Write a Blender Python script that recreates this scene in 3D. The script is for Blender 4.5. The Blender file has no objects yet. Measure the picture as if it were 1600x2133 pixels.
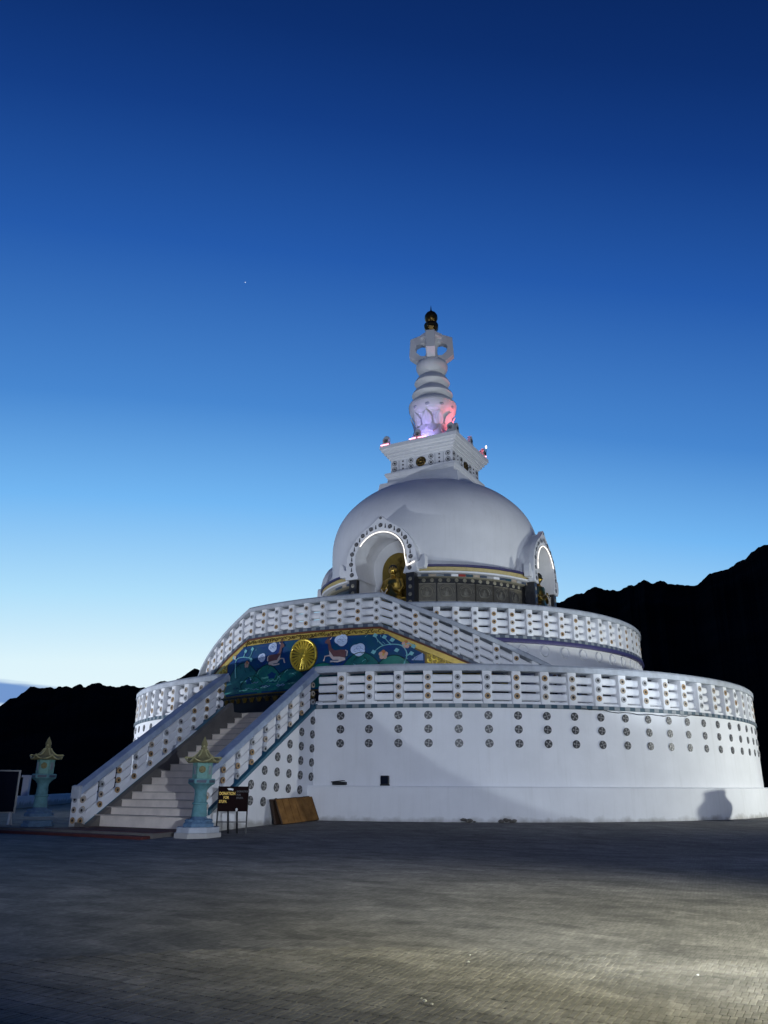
import bpy, bmesh, math, random
from mathutils import Matrix, Vector
from mathutils.geometry import tessellate_polygon
R_ = math.radians
sin, cos, pi = math.sin, math.cos, math.pi
sc = bpy.context.scene
COL = sc.collection
random.seed(7)

# ------------------------------------------------------------------ camera
cam = bpy.data.cameras.new('camera'); cam_o = bpy.data.objects.new('camera', cam); COL.objects.link(cam_o)
PIT, YAW, ROLL = .330467, -.0666856, .00543834
_cp, _sp, _cy, _sy = cos(PIT), sin(PIT), cos(YAW), sin(YAW)
_F = Vector((_sy*_cp, _cy*_cp, _sp)); _R = Vector((_cy, -_sy, 0)); _U = _R.cross(_F)
_R2 = cos(ROLL)*_R + sin(ROLL)*_U; _U2 = -sin(ROLL)*_R + cos(ROLL)*_U
CAM = Vector((0, -48.364, 1.25))
cam_o.matrix_world = Matrix(((_R2.x, _U2.x, -_F.x, CAM.x), (_R2.y, _U2.y, -_F.y, CAM.y), (_R2.z, _U2.z, -_F.z, CAM.z), (0, 0, 0, 1)))
cam.sensor_fit = 'HORIZONTAL'; cam.sensor_width = 36; cam.lens = 36*1657.17/1600
cam.clip_start = .05; cam.clip_end = 30000
sc.camera = cam_o

# ------------------------------------------------------------------ dusk sky
SUN_EL, SUN_ROT = -4.0, -14.0
w = bpy.data.worlds.new('World'); sc.world = w; w.use_nodes = True
nt = w.node_tree; bg = nt.nodes['Background']
def wn(t): return nt.nodes.new('ShaderNode' + t)
sky = wn('TexSky'); sky.sky_type = 'NISHITA'; sky.sun_disc = False
sky.sun_elevation = R_(SUN_EL); sky.sun_rotation = R_(SUN_ROT); sky.altitude = 3500
bw = wn('RGBToBW'); lg = wn('Math'); lg.operation = 'LOGARITHM'; lg.inputs[1].default_value = 10
ad = wn('Math'); ad.operation = 'MULTIPLY_ADD'; ad.inputs[1].default_value = 1/1.5; ad.inputs[2].default_value = 1.85/1.5
rp = wn('ValToRGB')
def lin(c): return tuple((v/255/12.92 if v/255 < .04045 else ((v/255+.055)/1.055)**2.4) for v in c) + (1,)
stops = [(0, (6, 27, 72)), (.06, (9, 37, 92)), (.11, (13, 47, 110)), (.16, (20, 61, 133)), (.25, (37, 90, 171)), (.39, (72, 135, 208)),
         (.51, (116, 183, 242)), (.66, (176, 223, 251)), (.80, (221, 244, 252)), (1, (236, 249, 253))]
while len(rp.color_ramp.elements) < len(stops): rp.color_ramp.elements.new(.5)
for el, (p, c) in zip(rp.color_ramp.elements, stops): el.position = p; el.color = lin(c)
L = nt.links.new
L(sky.outputs[0], bw.inputs[0]); L(bw.outputs[0], lg.inputs[0]); L(lg.outputs[0], ad.inputs[0]); L(ad.outputs[0], rp.inputs[0])
# low streaky cloud bank close to the horizon
tc = wn('TexCoord'); sep = wn('SeparateXYZ'); L(tc.outputs['Generated'], sep.inputs[0])
mp = wn('Mapping'); mp.inputs['Scale'].default_value = (2.2, 2.2, 26); mp.inputs['Location'].default_value = (.35, .2, .35); L(tc.outputs['Generated'], mp.inputs[0])
nz = wn('TexNoise'); nz.inputs['Scale'].default_value = 1.3; nz.inputs['Detail'].default_value = 5; L(mp.outputs[0], nz.inputs['Vector'])
lo = wn('MapRange'); lo.inputs[1].default_value = .145; lo.inputs[2].default_value = .10; lo.inputs[3].default_value = 0; lo.inputs[4].default_value = .32; L(sep.outputs['Z'], lo.inputs[0])
sm = wn('Math'); sm.operation = 'ADD'; L(nz.outputs[0], sm.inputs[0]); L(lo.outputs[0], sm.inputs[1])
th = wn('MapRange'); th.interpolation_type = 'SMOOTHSTEP'; th.inputs[1].default_value = .70; th.inputs[2].default_value = .84; th.inputs[3].default_value = 0; th.inputs[4].default_value = .85; L(sm.outputs[0], th.inputs[0])
cm_ = wn('MapRange'); cm_.inputs[1].default_value = .14; cm_.inputs[2].default_value = .11; L(sep.outputs['Z'], cm_.inputs[0]); cl = wn('Math'); cl.operation = 'MULTIPLY'; L(th.outputs[0], cl.inputs[0]); L(cm_.outputs[0], cl.inputs[1])
mx = wn('Mix'); mx.data_type = 'RGBA'; L(cl.outputs[0], mx.inputs['Factor']); L(rp.outputs[0], mx.inputs['A']); mx.inputs['B'].default_value = lin((72, 124, 196))
L(mx.outputs['Result'], bg.inputs[0]); bg.inputs[1].default_value = 1.0

# ------------------------------------------------------------------ floodlights that stand round the plaza (outside the view)
def spot(name, loc, tgt, power, color, ang, blend=.6, rad=.12):
    l = bpy.data.lights.new(name, 'SPOT'); l.energy = power; l.color = color; l.spot_size = R_(ang); l.spot_blend = blend; l.shadow_soft_size = rad
    o = bpy.data.objects.new(name, l); COL.objects.link(o); o.location = loc
    o.rotation_euler = (Vector(tgt) - Vector(loc)).to_track_quat('-Z', 'Y').to_euler(); return o
spot('floodlight_front', (5.6, -50.2, 2.3), (.8, -20, 6.6), 12600, (.73, .83, 1), 58, .4)
spot('floodlight_front_narrow', (8.5, -51.5, 1.2), (7.9, -21.5, 13.0), 6000, (.80, .90, 1), 48, .05, .1)  # hard cone edge shaped to imitate a diagonal cast shadow on the lower drum
spot('floodlight_front_left', (-8, -53.5, 5), (-4.5, -20, 6), 5600, (.72, .82, 1), 46, .6, .5)
spot('floodlight_right_front', (17.5, -27, .7), (2.2, -5, 14.6), 6600, (.77, .88, 1), 38, .7)
spot('floodlight_right', (25, -16, 2.6), (7, -7, 7), 6300, (.95, 1, .95), 110, .6, .3)
spot('floodlight_left', (-27, -15, 1.2), (-5, -3, 17), 11500, (.82, .89, 1), 92, 1)
spot('pole_lamp', (10, -45, 7), (4.3, -39.7, -.3), 13500, (1, .95, .62), 60, 1, .3)

# ------------------------------------------------------------------ exposure
vs = sc.view_settings; vs.view_transform = 'Standard'; vs.look = 'None'; vs.exposure = 0; vs.gamma = 1; vs.use_curve_mapping = False

# ================================================================== materials
M = {}
def mat(name, col, rough=.6, metal=0, var=.12, scale=3.0, bump=.0, bscale=20, col2=None, spec=.4, emit=None, estr=0, extra=None):
    m = bpy.data.materials.new(name); m.use_nodes = True; t = m.node_tree; b = t.nodes['Principled BSDF']; N = t.nodes.new; K = t.links.new
    b.inputs['Roughness'].default_value = rough; b.inputs['Metallic'].default_value = metal; b.inputs['Specular IOR Level'].default_value = spec
    c = tuple(col) + (1,); c2 = tuple(col2) + (1,) if col2 else tuple(v*(1-var) for v in col) + (1,)
    tcn = N('ShaderNodeTexCoord'); n = N('ShaderNodeTexNoise'); n.inputs['Scale'].default_value = scale; n.inputs['Detail'].default_value = 6; n.inputs['Roughness'].default_value = .62
    K(tcn.outputs['Object'], n.inputs['Vector'])
    mr = N('ShaderNodeMapRange'); mr.inputs[1].default_value = .35; mr.inputs[2].default_value = .68; K(n.outputs[0], mr.inputs[0])
    mixn = N('ShaderNodeMix'); mixn.data_type = 'RGBA'; mixn.inputs['A'].default_value = c; mixn.inputs['B'].default_value = c2
    K(mr.outputs[0], mixn.inputs['Factor']); K(mixn.outputs['Result'], b.inputs['Base Color'])
    if bump:
        n2 = N('ShaderNodeTexNoise'); n2.inputs['Scale'].default_value = bscale; n2.inputs['Detail'].default_value = 5; K(tcn.outputs['Object'], n2.inputs['Vector'])
        bp = N('ShaderNodeBump'); bp.inputs['Strength'].default_value = bump; bp.inputs['Distance'].default_value = .02; K(n2.outputs[0], bp.inputs['Height']); K(bp.outputs[0], b.inputs['Normal'])
    if emit: b.inputs['Emission Color'].default_value = tuple(emit) + (1,); b.inputs['Emission Strength'].default_value = estr
    M[name] = m; return m
mat('white', (.78, .78, .79), .75, bump=.25, bscale=6, var=.07, scale=.7)
mat('coping', (.47, .50, .54), .7, bump=.5, bscale=14, var=.28, scale=2.2)
mat('stair_coping', (.36, .43, .55), .7, bump=.5, bscale=14, var=.3, scale=2.0)
mat('teal', (.028, .075, .11), .5, var=.3)
mat('teal_string', (.02, .13, .20), .45, var=.3)
mat('tile_grey', (.26, .285, .30), .5, var=.3)
mat('slate', (.07, .09, .13), .5, var=.3)
mat('purple', (.045, .04, .13), .5, var=.3)
mat('black', (.012, .012, .014), .5)
mat('ros_tan', (.46, .38, .29), .6, var=.3, scale=30)
mat('ros_grey', (.40, .40, .40), .6, var=.3, scale=30)
mat('ros_brown', (.42, .27, .13), .6, var=.3, scale=30)
mat('bronze_dark', (.06, .06, .065), .45, var=.4, scale=20)
mat('bronze_light', (.30, .29, .28), .45, var=.3, scale=20)
mat('gold', (.80, .58, .07), .38, metal=.45, var=.35, scale=6, bump=.3, bscale=14)
mat('gold_paint', (.60, .42, .09), .42, metal=.3, var=.25, scale=5)
mat('gold_dark', (.16, .105, .015), .45, metal=.3, var=.3, scale=9)
mat('gold_mid', (.34, .23, .03), .45, metal=.3, var=.4, scale=9)
mat('old_gold', (.20, .13, .045), .35, metal=.9, var=.6, scale=5)
mat('maroon', (.10, .025, .02), .8, var=.3)
mat('red', (.30, .03, .025), .6)
mat('red_brown', (.13, .035, .015), .6)
mat('led_white', (1, 1, 1), emit=(1, .92, .80), estr=1.8)
mat('star_glow', (1, 1, 1), emit=(.85, .93, 1), estr=.7)
mat('led_pink', (1, .6, .6), emit=(1, .22, .32), estr=6)
mat('amber_glint', (1, .7, .3), emit=(1, .55, .15), estr=3)
mat('relief', (.22, .195, .14), .32, var=.35, scale=8, bump=.6, bscale=9, spec=.6)
mat('relief_light', (.34, .31, .23), .4, var=.3, scale=12, bump=.4, bscale=20)
mat('relief_dark', (.05, .05, .052), .35, var=.5, scale=10, bump=.5, bscale=18)
mat('frieze_gold', (.50, .40, .17), .5, var=.25, scale=4, bump=.3, bscale=25)
mat('m_blue', (.008, .036, .18), .5, col2=(.006, .075, .13), scale=1.2, spec=.2)
mat('m_green', (.012, .15, .13), .4, col2=(.006, .07, .09), scale=2)
mat('m_green2', (.02, .21, .15), .4, col2=(.01, .11, .11), scale=2)
mat('m_dark', (.006, .03, .035), .5)
mat('m_teal', (.22, .55, .58), .4, var=.3)
mat('m_cloud', (.55, .66, .86), .45, var=.15, scale=5)
mat('m_cloud2', (.26, .36, .60), .45, var=.15, scale=5)
mat('m_brown', (.17, .075, .075), .5, var=.25, scale=6)
mat('m_cream', (.62, .52, .48), .5, var=.15, scale=6)
mat('m_flower', (.62, .38, .30), .5, var=.2, scale=8)
mat('m_orange', (.55, .20, .06), .5, var=.2, scale=8)
mat('step_stone', (.80, .70, .60), .75, var=.22, scale=1.6, bump=.4, bscale=18)
mat('step_tread', (.46, .41, .36), .8, var=.25, scale=1.8, bump=.4, bscale=18)
mat('kerb_grey', (.15, .135, .12), .85, var=.3, scale=1.6, bump=.5, bscale=12)
mat('lantern_stone', (.14, .32, .34), .75, var=.35, scale=4, bump=.5, bscale=18)
mat('lantern_green', (.19, .38, .33), .75, var=.35, scale=4, bump=.5, bscale=18)
mat('lantern_roof', (.27, .24, .11), .7, var=.4, scale=5, bump=.5, bscale=18)
mat('lantern_gold', (.46, .42, .20), .55, var=.3, scale=6)
mat('lantern_blue', (.13, .23, .34), .75, var=.35, scale=4, bump=.5, bscale=18)
mat('sign_brown', (.012, .005, .005), .85, spec=.1)
mat('sign_frame', (.008, .008, .010), .4)
mat('sign_yellow', (.95, .60, .10), .5)
mat('sign_faint', (.045, .042, .045), .5)
mat('sign_white', (.8, .78, .74), .4)
mat('wood', (.27, .135, .04), .8, spec=.15, col2=(.15, .07, .02), scale=3, bump=.4, bscale=9)
mat('wood_edge', (.05, .025, .012), .7, var=.3)
mat('board_dark', (.006, .010, .022), .8, spec=.1)
mat('metal_grey', (.30, .30, .29), .4, metal=.3)
mat('statue_gold', (.55, .36, .08), .28, metal=1, var=.3, scale=4)
mat('cloth_white', (.65, .6, .52), .8)
mat('halo_gold', (.26, .18, .035), .4, metal=.4, var=.3, scale=3)
mat('rock', (.018, .016, .015), 1, var=.5, scale=.01, spec=0)
mat('pebble_white', (.7, .7, .66), .7)

def plaster(m):
    t = m.node_tree; b = t.nodes['Principled BSDF']; N = t.nodes.new; K = t.links.new; src = b.inputs['Base Color'].links[0].from_socket
    g_ = N('ShaderNodeNewGeometry'); q = N('ShaderNodeMapping'); q.inputs['Scale'].default_value = (4.5, 4.5, .28); K(g_.outputs['Position'], q.inputs[0])
    n = N('ShaderNodeTexNoise'); n.inputs['Scale'].default_value = 1; n.inputs['Detail'].default_value = 7; n.inputs['Roughness'].default_value = .7; K(q.outputs[0], n.inputs['Vector'])
    r = N('ShaderNodeMapRange'); r.inputs[1].default_value = .52; r.inputs[2].default_value = .78; r.inputs[3].default_value = 0; r.inputs[4].default_value = .24; K(n.outputs[0], r.inputs[0])
    x_ = N('ShaderNodeMix'); x_.data_type = 'RGBA'; K(r.outputs[0], x_.inputs['Factor']); K(src, x_.inputs['A']); x_.inputs['B'].default_value = (.50, .49, .46, 1)
    n3 = N('ShaderNodeTexNoise'); n3.inputs['Scale'].default_value = .55; n3.inputs['Detail'].default_value = 8; K(g_.outputs['Position'], n3.inputs['Vector'])
    r3 = N('ShaderNodeMapRange'); r3.inputs[1].default_value = .45; r3.inputs[2].default_value = .75; r3.inputs[3].default_value = 0; r3.inputs[4].default_value = .22; K(n3.outputs[0], r3.inputs[0])
    x3 = N('ShaderNodeMix'); x3.data_type = 'RGBA'; K(r3.outputs[0], x3.inputs['Factor']); K(x_.outputs['Result'], x3.inputs['A']); x3.inputs['B'].default_value = (.60, .60, .60, 1)
    sp2 = N('ShaderNodeSeparateXYZ'); K(g_.outputs['Position'], sp2.inputs[0])                      # splashed dirt along the foot of the wall
    n4 = N('ShaderNodeTexNoise'); n4.inputs['Scale'].default_value = 2.2; n4.inputs['Detail'].default_value = 6; K(g_.outputs['Position'], n4.inputs['Vector'])
    ma = N('ShaderNodeMath'); ma.operation = 'MULTIPLY_ADD'; ma.inputs[1].default_value = -.55; K(n4.outputs[0], ma.inputs[0]); K(sp2.outputs['Z'], ma.inputs[2])
    r4 = N('ShaderNodeMapRange'); r4.inputs[1].default_value = -.12; r4.inputs[2].default_value = -.34; r4.inputs[3].default_value = 0; r4.inputs[4].default_value = .75; K(ma.outputs[0], r4.inputs[0])
    x4 = N('ShaderNodeMix'); x4.data_type = 'RGBA'; K(r4.outputs[0], x4.inputs['Factor']); K(x3.outputs['Result'], x4.inputs['A']); x4.inputs['B'].default_value = (.26, .24, .21, 1)
    K(x4.outputs['Result'], b.inputs['Base Color'])
plaster(M['white'])
# ground: stone setts
def brick_nodes(m, island):
    t = m.node_tree; b = t.nodes['Principled BSDF']; N = t.nodes.new; K = t.links.new
    g = N('ShaderNodeNewGeometry'); mpp = N('ShaderNodeMapping'); mpp.inputs['Rotation'].default_value = (0, 0, R_(25)); K(g.outputs['Position'], mpp.inputs[0])
    def noise(sx, sy, det=3):
        q = N('ShaderNodeMapping'); q.inputs['Scale'].default_value = (sx, sy, 1); K(mpp.outputs[0], q.inputs[0])
        n = N('ShaderNodeTexNoise'); n.inputs['Scale'].default_value = 1; n.inputs['Detail'].default_value = det; K(q.outputs[0], n.inputs['Vector']); return n.outputs[0]
    def rng(s, a, bb, c, d):
        r = N('ShaderNodeMapRange'); r.inputs[1].default_value = a; r.inputs[2].default_value = bb; r.inputs[3].default_value = c; r.inputs[4].default_value = d; K(s, r.inputs[0]); return r.outputs[0]
    def mul(x, y):
        q = N('ShaderNodeMath'); q.operation = 'MULTIPLY'; K(x, q.inputs[0]); K(y, q.inputs[1]); return q.outputs[0]
    big = rng(noise(.23, .23, 4), .3, .7, .72, 1.22)
    pv = N('ShaderNodeTexVoronoi'); pv.feature = 'F1'; pv.distance = 'CHEBYCHEV'
    q = N('ShaderNodeMapping'); q.inputs['Scale'].default_value = (1/.42, 1/.22, 1); K(mpp.outputs[0], q.inputs[0]); K(q.outputs[0], pv.inputs['Vector']); pv.inputs['Scale'].default_value = 1
    sp_ = N('ShaderNodeSeparateColor'); K(pv.outputs['Color'], sp_.inputs[0])
    patch = rng(sp_.outputs[0], 0, 1, .76, 1.12)
    fine = rng(noise(16, 16, 5), .3, .7, .8, 1.2)
    midn = rng(noise(1.1, 1.9, 5), .3, .7, .70, 1.28)
    v = mul(mul(mul(big, patch), fine), midn)
    if island == 'island': K(g.outputs['Random Per Island'], (r1 := N('ShaderNodeMapRange')).inputs[0])
    elif island == 'object': oi = N('ShaderNodeObjectInfo'); K(oi.outputs['Random'], (r1 := N('ShaderNodeMapRange')).inputs[0])
    if island in ('island', 'object'):
        r1.inputs[3].default_value = .84; r1.inputs[4].default_value = 1.13; v = mul(v, r1.outputs[0])
    base = N('ShaderNodeMix'); base.data_type = 'RGBA'; base.blend_type = 'MULTIPLY'; base.inputs['Factor'].default_value = 1
    base.inputs['A'].default_value = (.165, .160, .150, 1)
    cc = N('ShaderNodeCombineColor'); K(v, cc.inputs[0]); K(v, cc.inputs[1]); K(v, cc.inputs[2]); K(cc.outputs[0], base.inputs['B'])
    out = base.outputs['Result']
    if island == 'sheet':
        bt = N('ShaderNodeTexBrick'); bt.inputs['Scale'].default_value = 1; bt.offset = .5; bt.inputs['Brick Width'].default_value = .0532*1; bt.inputs['Row Height'].default_value = .205
        bt.inputs['Mortar Size'].default_value = .005; bt.inputs['Color1'].default_value = (1.15, 1.15, 1.15, 1); bt.inputs['Color2'].default_value = (.75, .75, .75, 1); bt.inputs['Mortar'].default_value = (.6, .6, .6, 1)
        K(mpp.outputs[0], bt.inputs['Vector'])
        m2 = N('ShaderNodeMix'); m2.data_type = 'RGBA'; m2.blend_type = 'MULTIPLY'; m2.inputs['Factor'].default_value = .6; K(out, m2.inputs['A']); K(bt.outputs['Color'], m2.inputs['B']); out = m2.outputs['Result']
    K(out, b.inputs['Base Color']); b.inputs['Roughness'].default_value = .85; b.inputs['Specular IOR Level'].default_value = .2
    n2 = N('ShaderNodeTexNoise'); n2.inputs['Scale'].default_value = 35; K(g.outputs['Position'], n2.inputs['Vector'])
    bp = N('ShaderNodeBump'); bp.inputs['Strength'].default_value = .5; bp.inputs['Distance'].default_value = .01; K(n2.outputs[0], bp.inputs['Height']); K(bp.outputs[0], b.inputs['Normal'])
for nm, kd in (('sett_sheet', 'sheet'), ('sett_mass', 'island'), ('sett', 'object')):
    m = bpy.data.materials.new(nm); m.use_nodes = True; brick_nodes(m, kd); M[nm] = m

# ================================================================== mesh helpers
class MB:
    def __init__(s): s.v = []; s.f = []; s.m = []; s.mi = 0
    def face(s, idx): s.f.append(idx); s.m.append(s.mi)
    def box(s, x0, x1, y0, y1, z0, z1, mtx=None):
        b = len(s.v); p = [(x, y, z) for z in (z0, z1) for y in (y0, y1) for x in (x0, x1)]
        s.v += [tuple(mtx @ Vector(q)) for q in p] if mtx else p
        for q in ((0, 2, 3, 1), (4, 5, 7, 6), (0, 1, 5, 4), (2, 6, 7, 3), (0, 4, 6, 2), (1, 3, 7, 5)): s.face([b+i for i in q])
        return s
    def lathe(s, prof, n=48, cx=0, cy=0, a0=0, a1=360, sx=1, sy=1, rot=0):
        full = abs(a1-a0) > 359.9; k = n if full else n+1; b = len(s.v)
        for i in range(k):
            a = R_(a0+(a1-a0)*i/n)
            for (r, z) in prof:
                x, y = r*sin(a)*sx, -r*cos(a)*sy
                s.v.append((cx+x*cos(rot)-y*sin(rot), cy+x*sin(rot)+y*cos(rot), z))
        m = len(prof)
        for i in range(n):
            i2 = (i+1) % k if full else i+1
            for j in range(m-1): s.face([b+i*m+j, b+i2*m+j, b+i2*m+j+1, b+i*m+j+1])
        return s
    def arc(s, r0, r1, z0, z1, a0, a1, n=None):
        """solid ring segment; z0,z1 numbers or functions of the angle in degrees"""
        n = n or max(1, int(abs(a1-a0)/1.5)); b = len(s.v)
        f0 = z0 if callable(z0) else (lambda a: z0); f1 = z1 if callable(z1) else (lambda a: z1)
        full = abs(a1-a0) > 359.9; k = n if full else n+1
        for i in range(k):
            a = a0+(a1-a0)*i/n; S, C = sin(R_(a)), cos(R_(a))
            for r, z in ((r1, f0(a)), (r1, f1(a)), (r0, f1(a)), (r0, f0(a))): s.v.append((r*S, -r*C, z))
        for i in range(n):
            i2 = (i+1) % k if full else i+1
            for j in range(4): s.face([b+i*4+j, b+i2*4+j, b+i2*4+(j+1) % 4, b+i*4+(j+1) % 4])
        if not full: s.face([b, b+1, b+2, b+3]); e = b+n*4; s.face([e+3, e+2, e+1, e])
        return s
    def arcprof(s, prof, a0, a1, dz=None, n=None):
        """closed profile (r,z) swept round the axis; dz(a) shifts it"""
        n = n or max(1, int(abs(a1-a0)/1.5)); b = len(s.v); m = len(prof); dz = dz or (lambda a: 0)
        full = abs(a1-a0) > 359.9; k = n if full else n+1
        for i in range(k):
            a = a0+(a1-a0)*i/n; S, C = sin(R_(a)), cos(R_(a))
            for r, z in prof: s.v.append((r*S, -r*C, z+dz(a)))
        for i in range(n):
            i2 = (i+1) % k if full else i+1
            for j in range(m): s.face([b+i*m+j, b+i2*m+j, b+i2*m+(j+1) % m, b+i*m+(j+1) % m])
        if not full: s.face(list(range(b, b+m))); s.face(list(range(b+n*m+m-1, b+n*m-1, -1)))
        return s
    def tube(s, pts, r, k=8, caps=True):
        b = len(s.v); pts = [Vector(p) for p in pts]; up = Vector((0, 0, 1))
        rr = r if isinstance(r, (list, tuple)) else [r]*len(pts)
        for i, p in enumerate(pts):
            d = (pts[min(i+1, len(pts)-1)]-pts[max(i-1, 0)]).normalized()
            u = d.cross(up if abs(d.z) < .95 else Vector((1, 0, 0))).normalized(); v = d.cross(u)
            for j in range(k): a = 2*pi*j/k; s.v.append(tuple(p+rr[i]*(cos(a)*u+sin(a)*v)))
        for i in range(len(pts)-1):
            for j in range(k): s.face([b+i*k+j, b+i*k+(j+1) % k, b+(i+1)*k+(j+1) % k, b+(i+1)*k+j])
        if caps: s.face([b+j for j in range(k-1, -1, -1)]); e = b+(len(pts)-1)*k; s.face([e+j for j in range(k)])
        return s
    def poly(s, pts, fn, th):
        """2-D outline -> plate; fn(u,v,depth)->xyz, from depth 0 to th"""
        b = len(s.v); n = len(pts)
        s.v += [tuple(fn(u, v, 0)) for u, v in pts] + [tuple(fn(u, v, th)) for u, v in pts]
        for t in tessellate_polygon([[Vector((u, v, 0)) for u, v in pts]]):
            s.face([b+n+i for i in t]); s.face([b+i for i in reversed(t)])
        for i in range(n): j = (i+1) % n; s.face([b+i, b+j, b+n+j, b+n+i])
        return s
    def ell(s, c, r, n=14, m=8, rot=None):
        b = len(s.v); rows = []
        for i in range(m+1):
            t = pi*i/m
            for j in range(n):
                a = 2*pi*j/n; p = Vector((r[0]*sin(t)*cos(a), r[1]*sin(t)*sin(a), r[2]*cos(t)))
                if rot: p = rot @ p
                s.v.append((c[0]+p.x, c[1]+p.y, c[2]+p.z))
        for i in range(m):
            for j in range(n): s.face([b+i*n+j, b+(i+1)*n+j, b+(i+1)*n+(j+1) % n, b+i*n+(j+1) % n])
        return s
    def mesh(s, name, mats, smooth=False, bevel=0):
        me = bpy.data.meshes.new(name); me.from_pydata(s.v, [], s.f)
        for q in (mats if isinstance(mats, (list, tuple)) else [mats]): me.materials.append(M[q])
        me.polygons.foreach_set('material_index', s.m)
        bm = bmesh.new(); bm.from_mesh(me); bmesh.ops.remove_doubles(bm, verts=bm.verts, dist=1e-5); bmesh.ops.recalc_face_normals(bm, faces=bm.faces)
        if bevel: bmesh.ops.bevel(bm, geom=[e for e in bm.edges if len(e.link_faces) == 2 and e.calc_face_angle(0) > .6], offset=bevel, segments=2, profile=.5, affect='EDGES')
        bm.to_mesh(me); bm.free()
        if smooth:
            me.polygons.foreach_set('use_smooth', [True]*len(me.polygons))
            try: me.set_sharp_from_angle(angle=R_(smooth if smooth is not True else 40))
            except Exception: pass
        me.update(); return me
    def build(s, name, mats, parent=None, smooth=False, bevel=0, loc=None):
        return put(name, s.mesh(name, mats, smooth, bevel), parent, loc)
def put(name, me, parent=None, loc=None, rotz=None):
    o = bpy.data.objects.new(name, me); COL.objects.link(o)
    if parent: o.parent = parent
    if loc: o.location = loc
    if rotz is not None: o.rotation_euler = (0, 0, rotz)
    return o
def putm(name, me, parent, mtx):
    o = bpy.data.objects.new(name, me); COL.objects.link(o); o.parent = parent; o.matrix_local = mtx; return o
def tag(o, label=None, cat=None, group=None, kind=None):
    if label: o['label'] = label
    if cat: o['category'] = cat
    if group: o['group'] = group
    if kind: o['kind'] = kind
    return o
def empty(name, loc=(0, 0, 0), rz=0):
    o = bpy.data.objects.new(name, None); COL.objects.link(o); o.location = loc; o.rotation_euler = (0, 0, rz); o.empty_display_size = .2; return o
def copy_tree(o, parent=None):
    c = o.copy(); COL.objects.link(c); c.parent = parent
    for ch in list(o.children):
        if ch is not c: copy_tree(ch, c)
    return c
PHI = R_(25)
def ne(u, d, z=0): # offset across the stair axis (right +), distance from the stupa axis along the stair axis -> world
    return Vector((-sin(PHI)*d + cos(PHI)*u, -cos(PHI)*d - sin(PHI)*u, z))
def onr(R, a, z=0, out=0): # in the stupa's own frame
    return Vector((R*sin(R_(a)), -R*cos(R_(a)), z))

# ================================================================== ground, hills
def gz(R):
    P = [(0, .0), (17, .0), (21, -.13), (23.2, -.20), (26, -.30), (60, -.30), (400, -.3)]
    for (a, za), (b, zb) in zip(P, P[1:]):
        if a <= R <= b: return za+(zb-za)*(R-a)/(b-a)
    return -.3
g = MB(); prof = [(r, gz(r)-.006) for r in (0.01, 14, 17, 18, 19, 20, 21, 22, 23.2, 24.5, 26, 30, 36, 44, 52, 58, 62)] + [(62.2, -1.5)]
g.lathe(prof, 120)
ground = tag(g.build('plaza_ground', 'sett_sheet', smooth=60), kind='structure')
SKY = [(-180, 7), (-150, 9), (-120, 6), (-90, 5), (-60, 4), (-40, 3.2), (-32, 3.6), (-28.95, 4.57), (-27.83, 5.3), (-27.35, 5.58), (-26.92, 5.59), (-26.82, 5.48), (-25.98, 5.72), (-25.6, 5.92), (-25.13, 5.95), (-24.82, 5.87), (-24.37, 6.1), (-24.07, 6.06), (-23.67, 6.26), (-23.06, 6.29), (-22.83, 6.12), (-22.07, 6.17), (-21.57, 6.25), (-21.17, 6.14), (-20.9, 6.22), (-20.61, 6.13), (-19.93, 6.19), (-19.51, 6.43), (-16.6, 7.1), (-12, 7.6), (0, 9.5), (5, 11.5), (8.55, 12.3), (9.09, 12.27), (10.06, 12.75), (11.43, 12.93), (11.89, 12.8), (12.42, 12.52), (12.81, 12.5), (13.47, 12.87), (14.68, 13.42), (15.29, 13.11), (16.02, 13.32), (16.58, 13.02), (17.25, 12.87), (18.02, 12.81), (19.05, 13.46), (19.94, 13.68), (20.93, 14.04), (21.93, 14.47), (22.52, 14.75), (22.88, 14.71), (27, 15.5), (35, 13), (60, 9), (90, 8), (120, 10), (150, 8), (180, 7)]
def skyl(a):
    for (p, e0), (q, e1) in zip(SKY, SKY[1:]):
        if p <= a <= q: return e0+(e1-e0)*(a-p)/(q-p)
    return 7
h = MB(); AZ = [-180+i*3 for i in range(50)] + [-30+i*.12 for i in range(500)] + [30+i*3 for i in range(50)]
RD = [(62, -1.2, 0), (75, -9, 0), (110, -26, 0), (200, -38, 0), (450, -40, .06), (800, -20, .22), (1200, 0, .52), (1600, 0, .80), (2000, 0, 1.0), (2400, 0, .93), (3200, 0, .55), (5000, 0, .1)]
rnd = random.Random(3)
ph = [(rnd.uniform(0, 6.3), rnd.uniform(.6, 1.6)) for _ in range(60)]
def wob(a, j): return sum(sin(a*q*f+p+j*2.1*q)/f for (p, q), f in zip(ph[:12], (1.1, 1.9, 3.1, 4.7, 6.1, 8.3, 10.7, 13.1, 15, 18, 21, 24)))
for i, a in enumerate(AZ):
    el = skyl(a) + (.06*wob(a*2.6, 0) if -30 < a < 30 else .3*wob(a*.2, 0)); H = math.tan(R_(el))*2000+CAM.z
    for j, (r, zb, k) in enumerate(RD):
        z = zb+H*k if k < 1 else H
        if .05 < k < .99: z += 9*wob(a*.5, j)*k
        h.v.append((CAM.x+r*sin(R_(a)), (CAM.y if r > 300 else CAM.y*max(0, (r-62)/238)) + r*cos(R_(a)), z))
nA, nR = len(AZ), len(RD)
for i in range(nA):
    i2 = (i+1) % nA
    for j in range(nR-1): h.face([i*nR+j, i*nR+j+1, i2*nR+j+1, i2*nR+j])
tag(h.build('hills', 'rock', smooth=False), kind='structure')

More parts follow.
